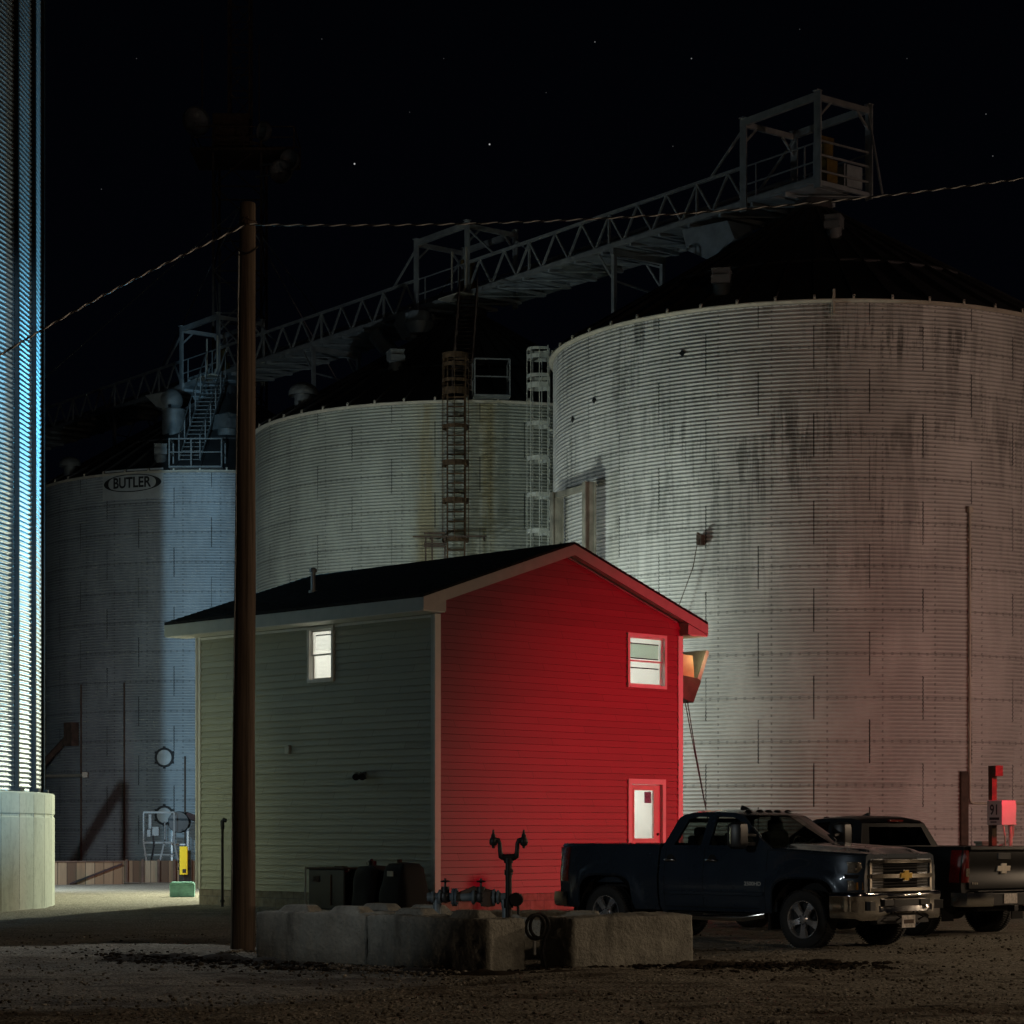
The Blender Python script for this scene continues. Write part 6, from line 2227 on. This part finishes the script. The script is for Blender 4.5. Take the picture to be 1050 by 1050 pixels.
# ================================================================ SKY, LIGHTS, CAMERA
w = bpy.data.worlds.new('World')
S.world = w
w.use_nodes = True
nt = w.node_tree
nt.nodes.clear()
out = nt.nodes.new('ShaderNodeOutputWorld')
bg = nt.nodes.new('ShaderNodeBackground')
tc = nt.nodes.new('ShaderNodeTexCoord')
nrm = nt.nodes.new('ShaderNodeVectorMath')
nrm.operation = 'NORMALIZE'
nt.links.new(tc.outputs['Generated'], nrm.inputs[0])
sep = nt.nodes.new('ShaderNodeSeparateXYZ')
nt.links.new(nrm.outputs[0], sep.inputs[0])
rp = nt.nodes.new('ShaderNodeValToRGB')
nt.links.new(sep.outputs[2], rp.inputs[0])
rp.color_ramp.elements[0].color = (0.0006, 0.0009, 0.0020, 1)
rp.color_ramp.elements[1].color = (0.0003, 0.0004, 0.0007, 1)
rp.color_ramp.elements[1].position = 0.55
cur = rp.outputs[0]
STARS = []
for x, y, s, r in ((363.5, 168, 0.55, 4.6), (502, 148, 0.5, 4.6), (610, 43, 0.16, 3.6), (709, 60, 0.2, 3.6), (1018, 160, 0.10, 3.6), (1011, 117, 0.10, 3.6), (104, 194, 0.06, 3.2), (690, 150, 0.05, 3.2), (455, 60, 0.04, 3.0), (930, 60, 0.05, 3.0), (140, 60, 0.05, 3.0), (820, 30, 0.05, 3.0), (560, 95, 0.04, 3.0), (330, 40, 0.06, 3.0), (420, 115, 0.04, 3.0)):
    STARS.append((Vector(((x - CX) / F, 1, (HY - y) / F)).normalized(), s, r * 1e-4))
for d, s, r in STARS:
    ds = nt.nodes.new('ShaderNodeVectorMath')
    ds.operation = 'DISTANCE'
    nt.links.new(nrm.outputs[0], ds.inputs[0])
    ds.inputs[1].default_value = d
    mr = nt.nodes.new('ShaderNodeMapRange')
    mr.interpolation_type = 'SMOOTHSTEP'
    nt.links.new(ds.outputs['Value'], mr.inputs[0])
    mr.inputs[1].default_value = r
    mr.inputs[2].default_value = r * 0.2
    mr.inputs[3].default_value = 0
    mr.inputs[4].default_value = s
    ad = nt.nodes.new('ShaderNodeMix')
    ad.data_type = 'RGBA'
    ad.blend_type = 'ADD'
    ad.inputs[0].default_value = 1.0
    nt.links.new(cur, ad.inputs[6])
    nt.links.new(mr.outputs[0], ad.inputs[7])
    cur = ad.outputs[2]
nt.links.new(cur, bg.inputs[0])
bg.inputs[1].default_value = 1.0
nt.links.new(bg.outputs[0], out.inputs[0])

def lamp(name, loc, power, col, size=0.15):
    l = bpy.data.lights.new(name, 'POINT')
    l.energy = power
    l.color = col
    l.shadow_soft_size = size
    o = bpy.data.objects.new(name, l)
    COL.objects.link(o)
    o.location = loc
    return o
def spot(name, loc, target, power, col, angle, blend=0.3, size=0.1, squash=1.0):
    l = bpy.data.lights.new(name, 'SPOT')
    l.energy = power
    l.color = col
    l.spot_size = math.radians(angle)
    l.spot_blend = blend
    l.shadow_soft_size = size
    o = bpy.data.objects.new(name, l)
    COL.objects.link(o)
    o.location = loc
    o.rotation_euler = (Vector(target) - Vector(loc)).to_track_quat('-Z', 'Y').to_euler()
    o.scale = (squash, 1, 1)
    return o
lamp('yard_lamp_behind_house', (-0.7, 56.7, 6.2), 760, (0.85, 1.0, 0.91), 0.2)
spot('yard_lamp_between_bins', (-4.6, 58.0, 5.5), (-12.0, 53.0, -0.5), 6500, (0.98, 1.0, 0.72), 130, 0.9, 0.15)
spot('fill_by_retaining_wall', (-15.5, 60.5, 4.6), (-7.0, 69.0, 1.0), 2800, (0.78, 0.93, 1.0), 150, 0.8, 0.07)  # unseen fill added to lift the badge bin's dim left side and the gravel
spot('blue_lamp_between_bins', (-5.6, 60.5, 9.0), (-10.8, 46.0, 12.5), 4200, (0.12, 0.62, 1.0), 85, 1.0, 0.15)
spot('red_sign_light', (13.5, 39.6, 5.5), (3.4, 48.1, 2.4), 5900, (1.0, 0.005, 0.055), 56, 1.0, 0.4)
spot('red_sign_light', (12.5, 43.0, 2.4), (11.0, 58.0, 1.0), 420, (1.0, 0.10, 0.12), 90, 1.0, 0.4)
spot('sodium_lamp_beside_bin', (32.0, 36.0, 4.0), (14.0, 60.0, 4.0), 6100, (1.0, 0.68, 0.57), 72, 1.0, 0.4)
spot('warm_fill_over_lot', (13.5, 29.5, 7.0), (9.0, 30.0, 0.0), 400, (1.0, 0.78, 0.54), 105, 0.6, 0.25)  # unseen fill added to brighten the gravel and chrome by the pickups
spot('warm_fill_far_right', (38.0, 43.0, 9.0), (30.0, 37.0, 0.0), 8000, (1.0, 0.74, 0.50), 120, 0.6, 0.3)  # added out of view so the chrome has bright ground to reflect
spot('warm_fill_far_yard', (60.0, 40.0, 10.0), (56.0, 40.0, 0.0), 16000, (1.0, 0.74, 0.50), 130, 0.6, 0.3)  # added further out, lighting yard that the grille and bumper mirror
spot('sodium_street_lamp', (15.0, 8.0, 8.5), (4.0, 30.0, -8.0), 1600, (1.0, 0.74, 0.50), 120, 0.35, 0.3)
spot('blue_floodlight', (-7.0, 10.0, 4.0), (-13.6, 70.0, 9.0), 62000, (0.42, 0.75, 1.0), 22, 0.5, 0.22, 0.40)
spot('lot_floodlight', (-15.0, 13.0, 5.0), (2.9, 32.6, 1.2), 1900, (0.9, 0.98, 1.0), 16, 0.9, 0.2)
spot('side_wall_fill', (-10.15, 42.4, 4.2), (-8.4, 52.0, 2.0), 250, (0.92, 1.0, 0.72), 80, 1.0, 0.1)  # added fill for the grey side wall; there is no fixture here
spot('gravel_fill', (-6.5, 33.6, 6.0), (-5.5, 28.5, 0.0), 340, (0.96, 1.0, 1.0), 52, 0.12, 0.06)  # added unseen spot; its hard cone edge stands in for a shadow edge
hl_ = house.matrix_basis @ Vector(right_fn(0.0, 5.45, 0.95))
lamp('hopper_lamp', hl_, 5.0, (1.0, 0.85, 0.42), 0.05)
S.view_settings.view_transform = 'Standard'
S.view_settings.look = 'None'
S.view_settings.exposure = 0.0
S.view_settings.gamma = 1.0
S.render.film_transparent = False
try:
    S.cycles.use_denoising = True
    S.cycles.max_bounces = 8
    S.cycles.sample_clamp_indirect = 4.0
except Exception:
    pass
cam = bpy.data.cameras.new('camera')
cam.sensor_fit = 'HORIZONTAL'
cam.sensor_width = 36.0
cam.lens = 36.0 * F / 1050.0
cam.shift_x = 0.0
cam.shift_y = (HY - 525.0) / 1050.0
cam.clip_start = 0.1
cam.clip_end = 3000
co = bpy.data.objects.new('camera', cam)
COL.objects.link(co)
co.location = (0, 0, CH)
co.rotation_euler = (PI / 2, 0, 0)
S.camera = co
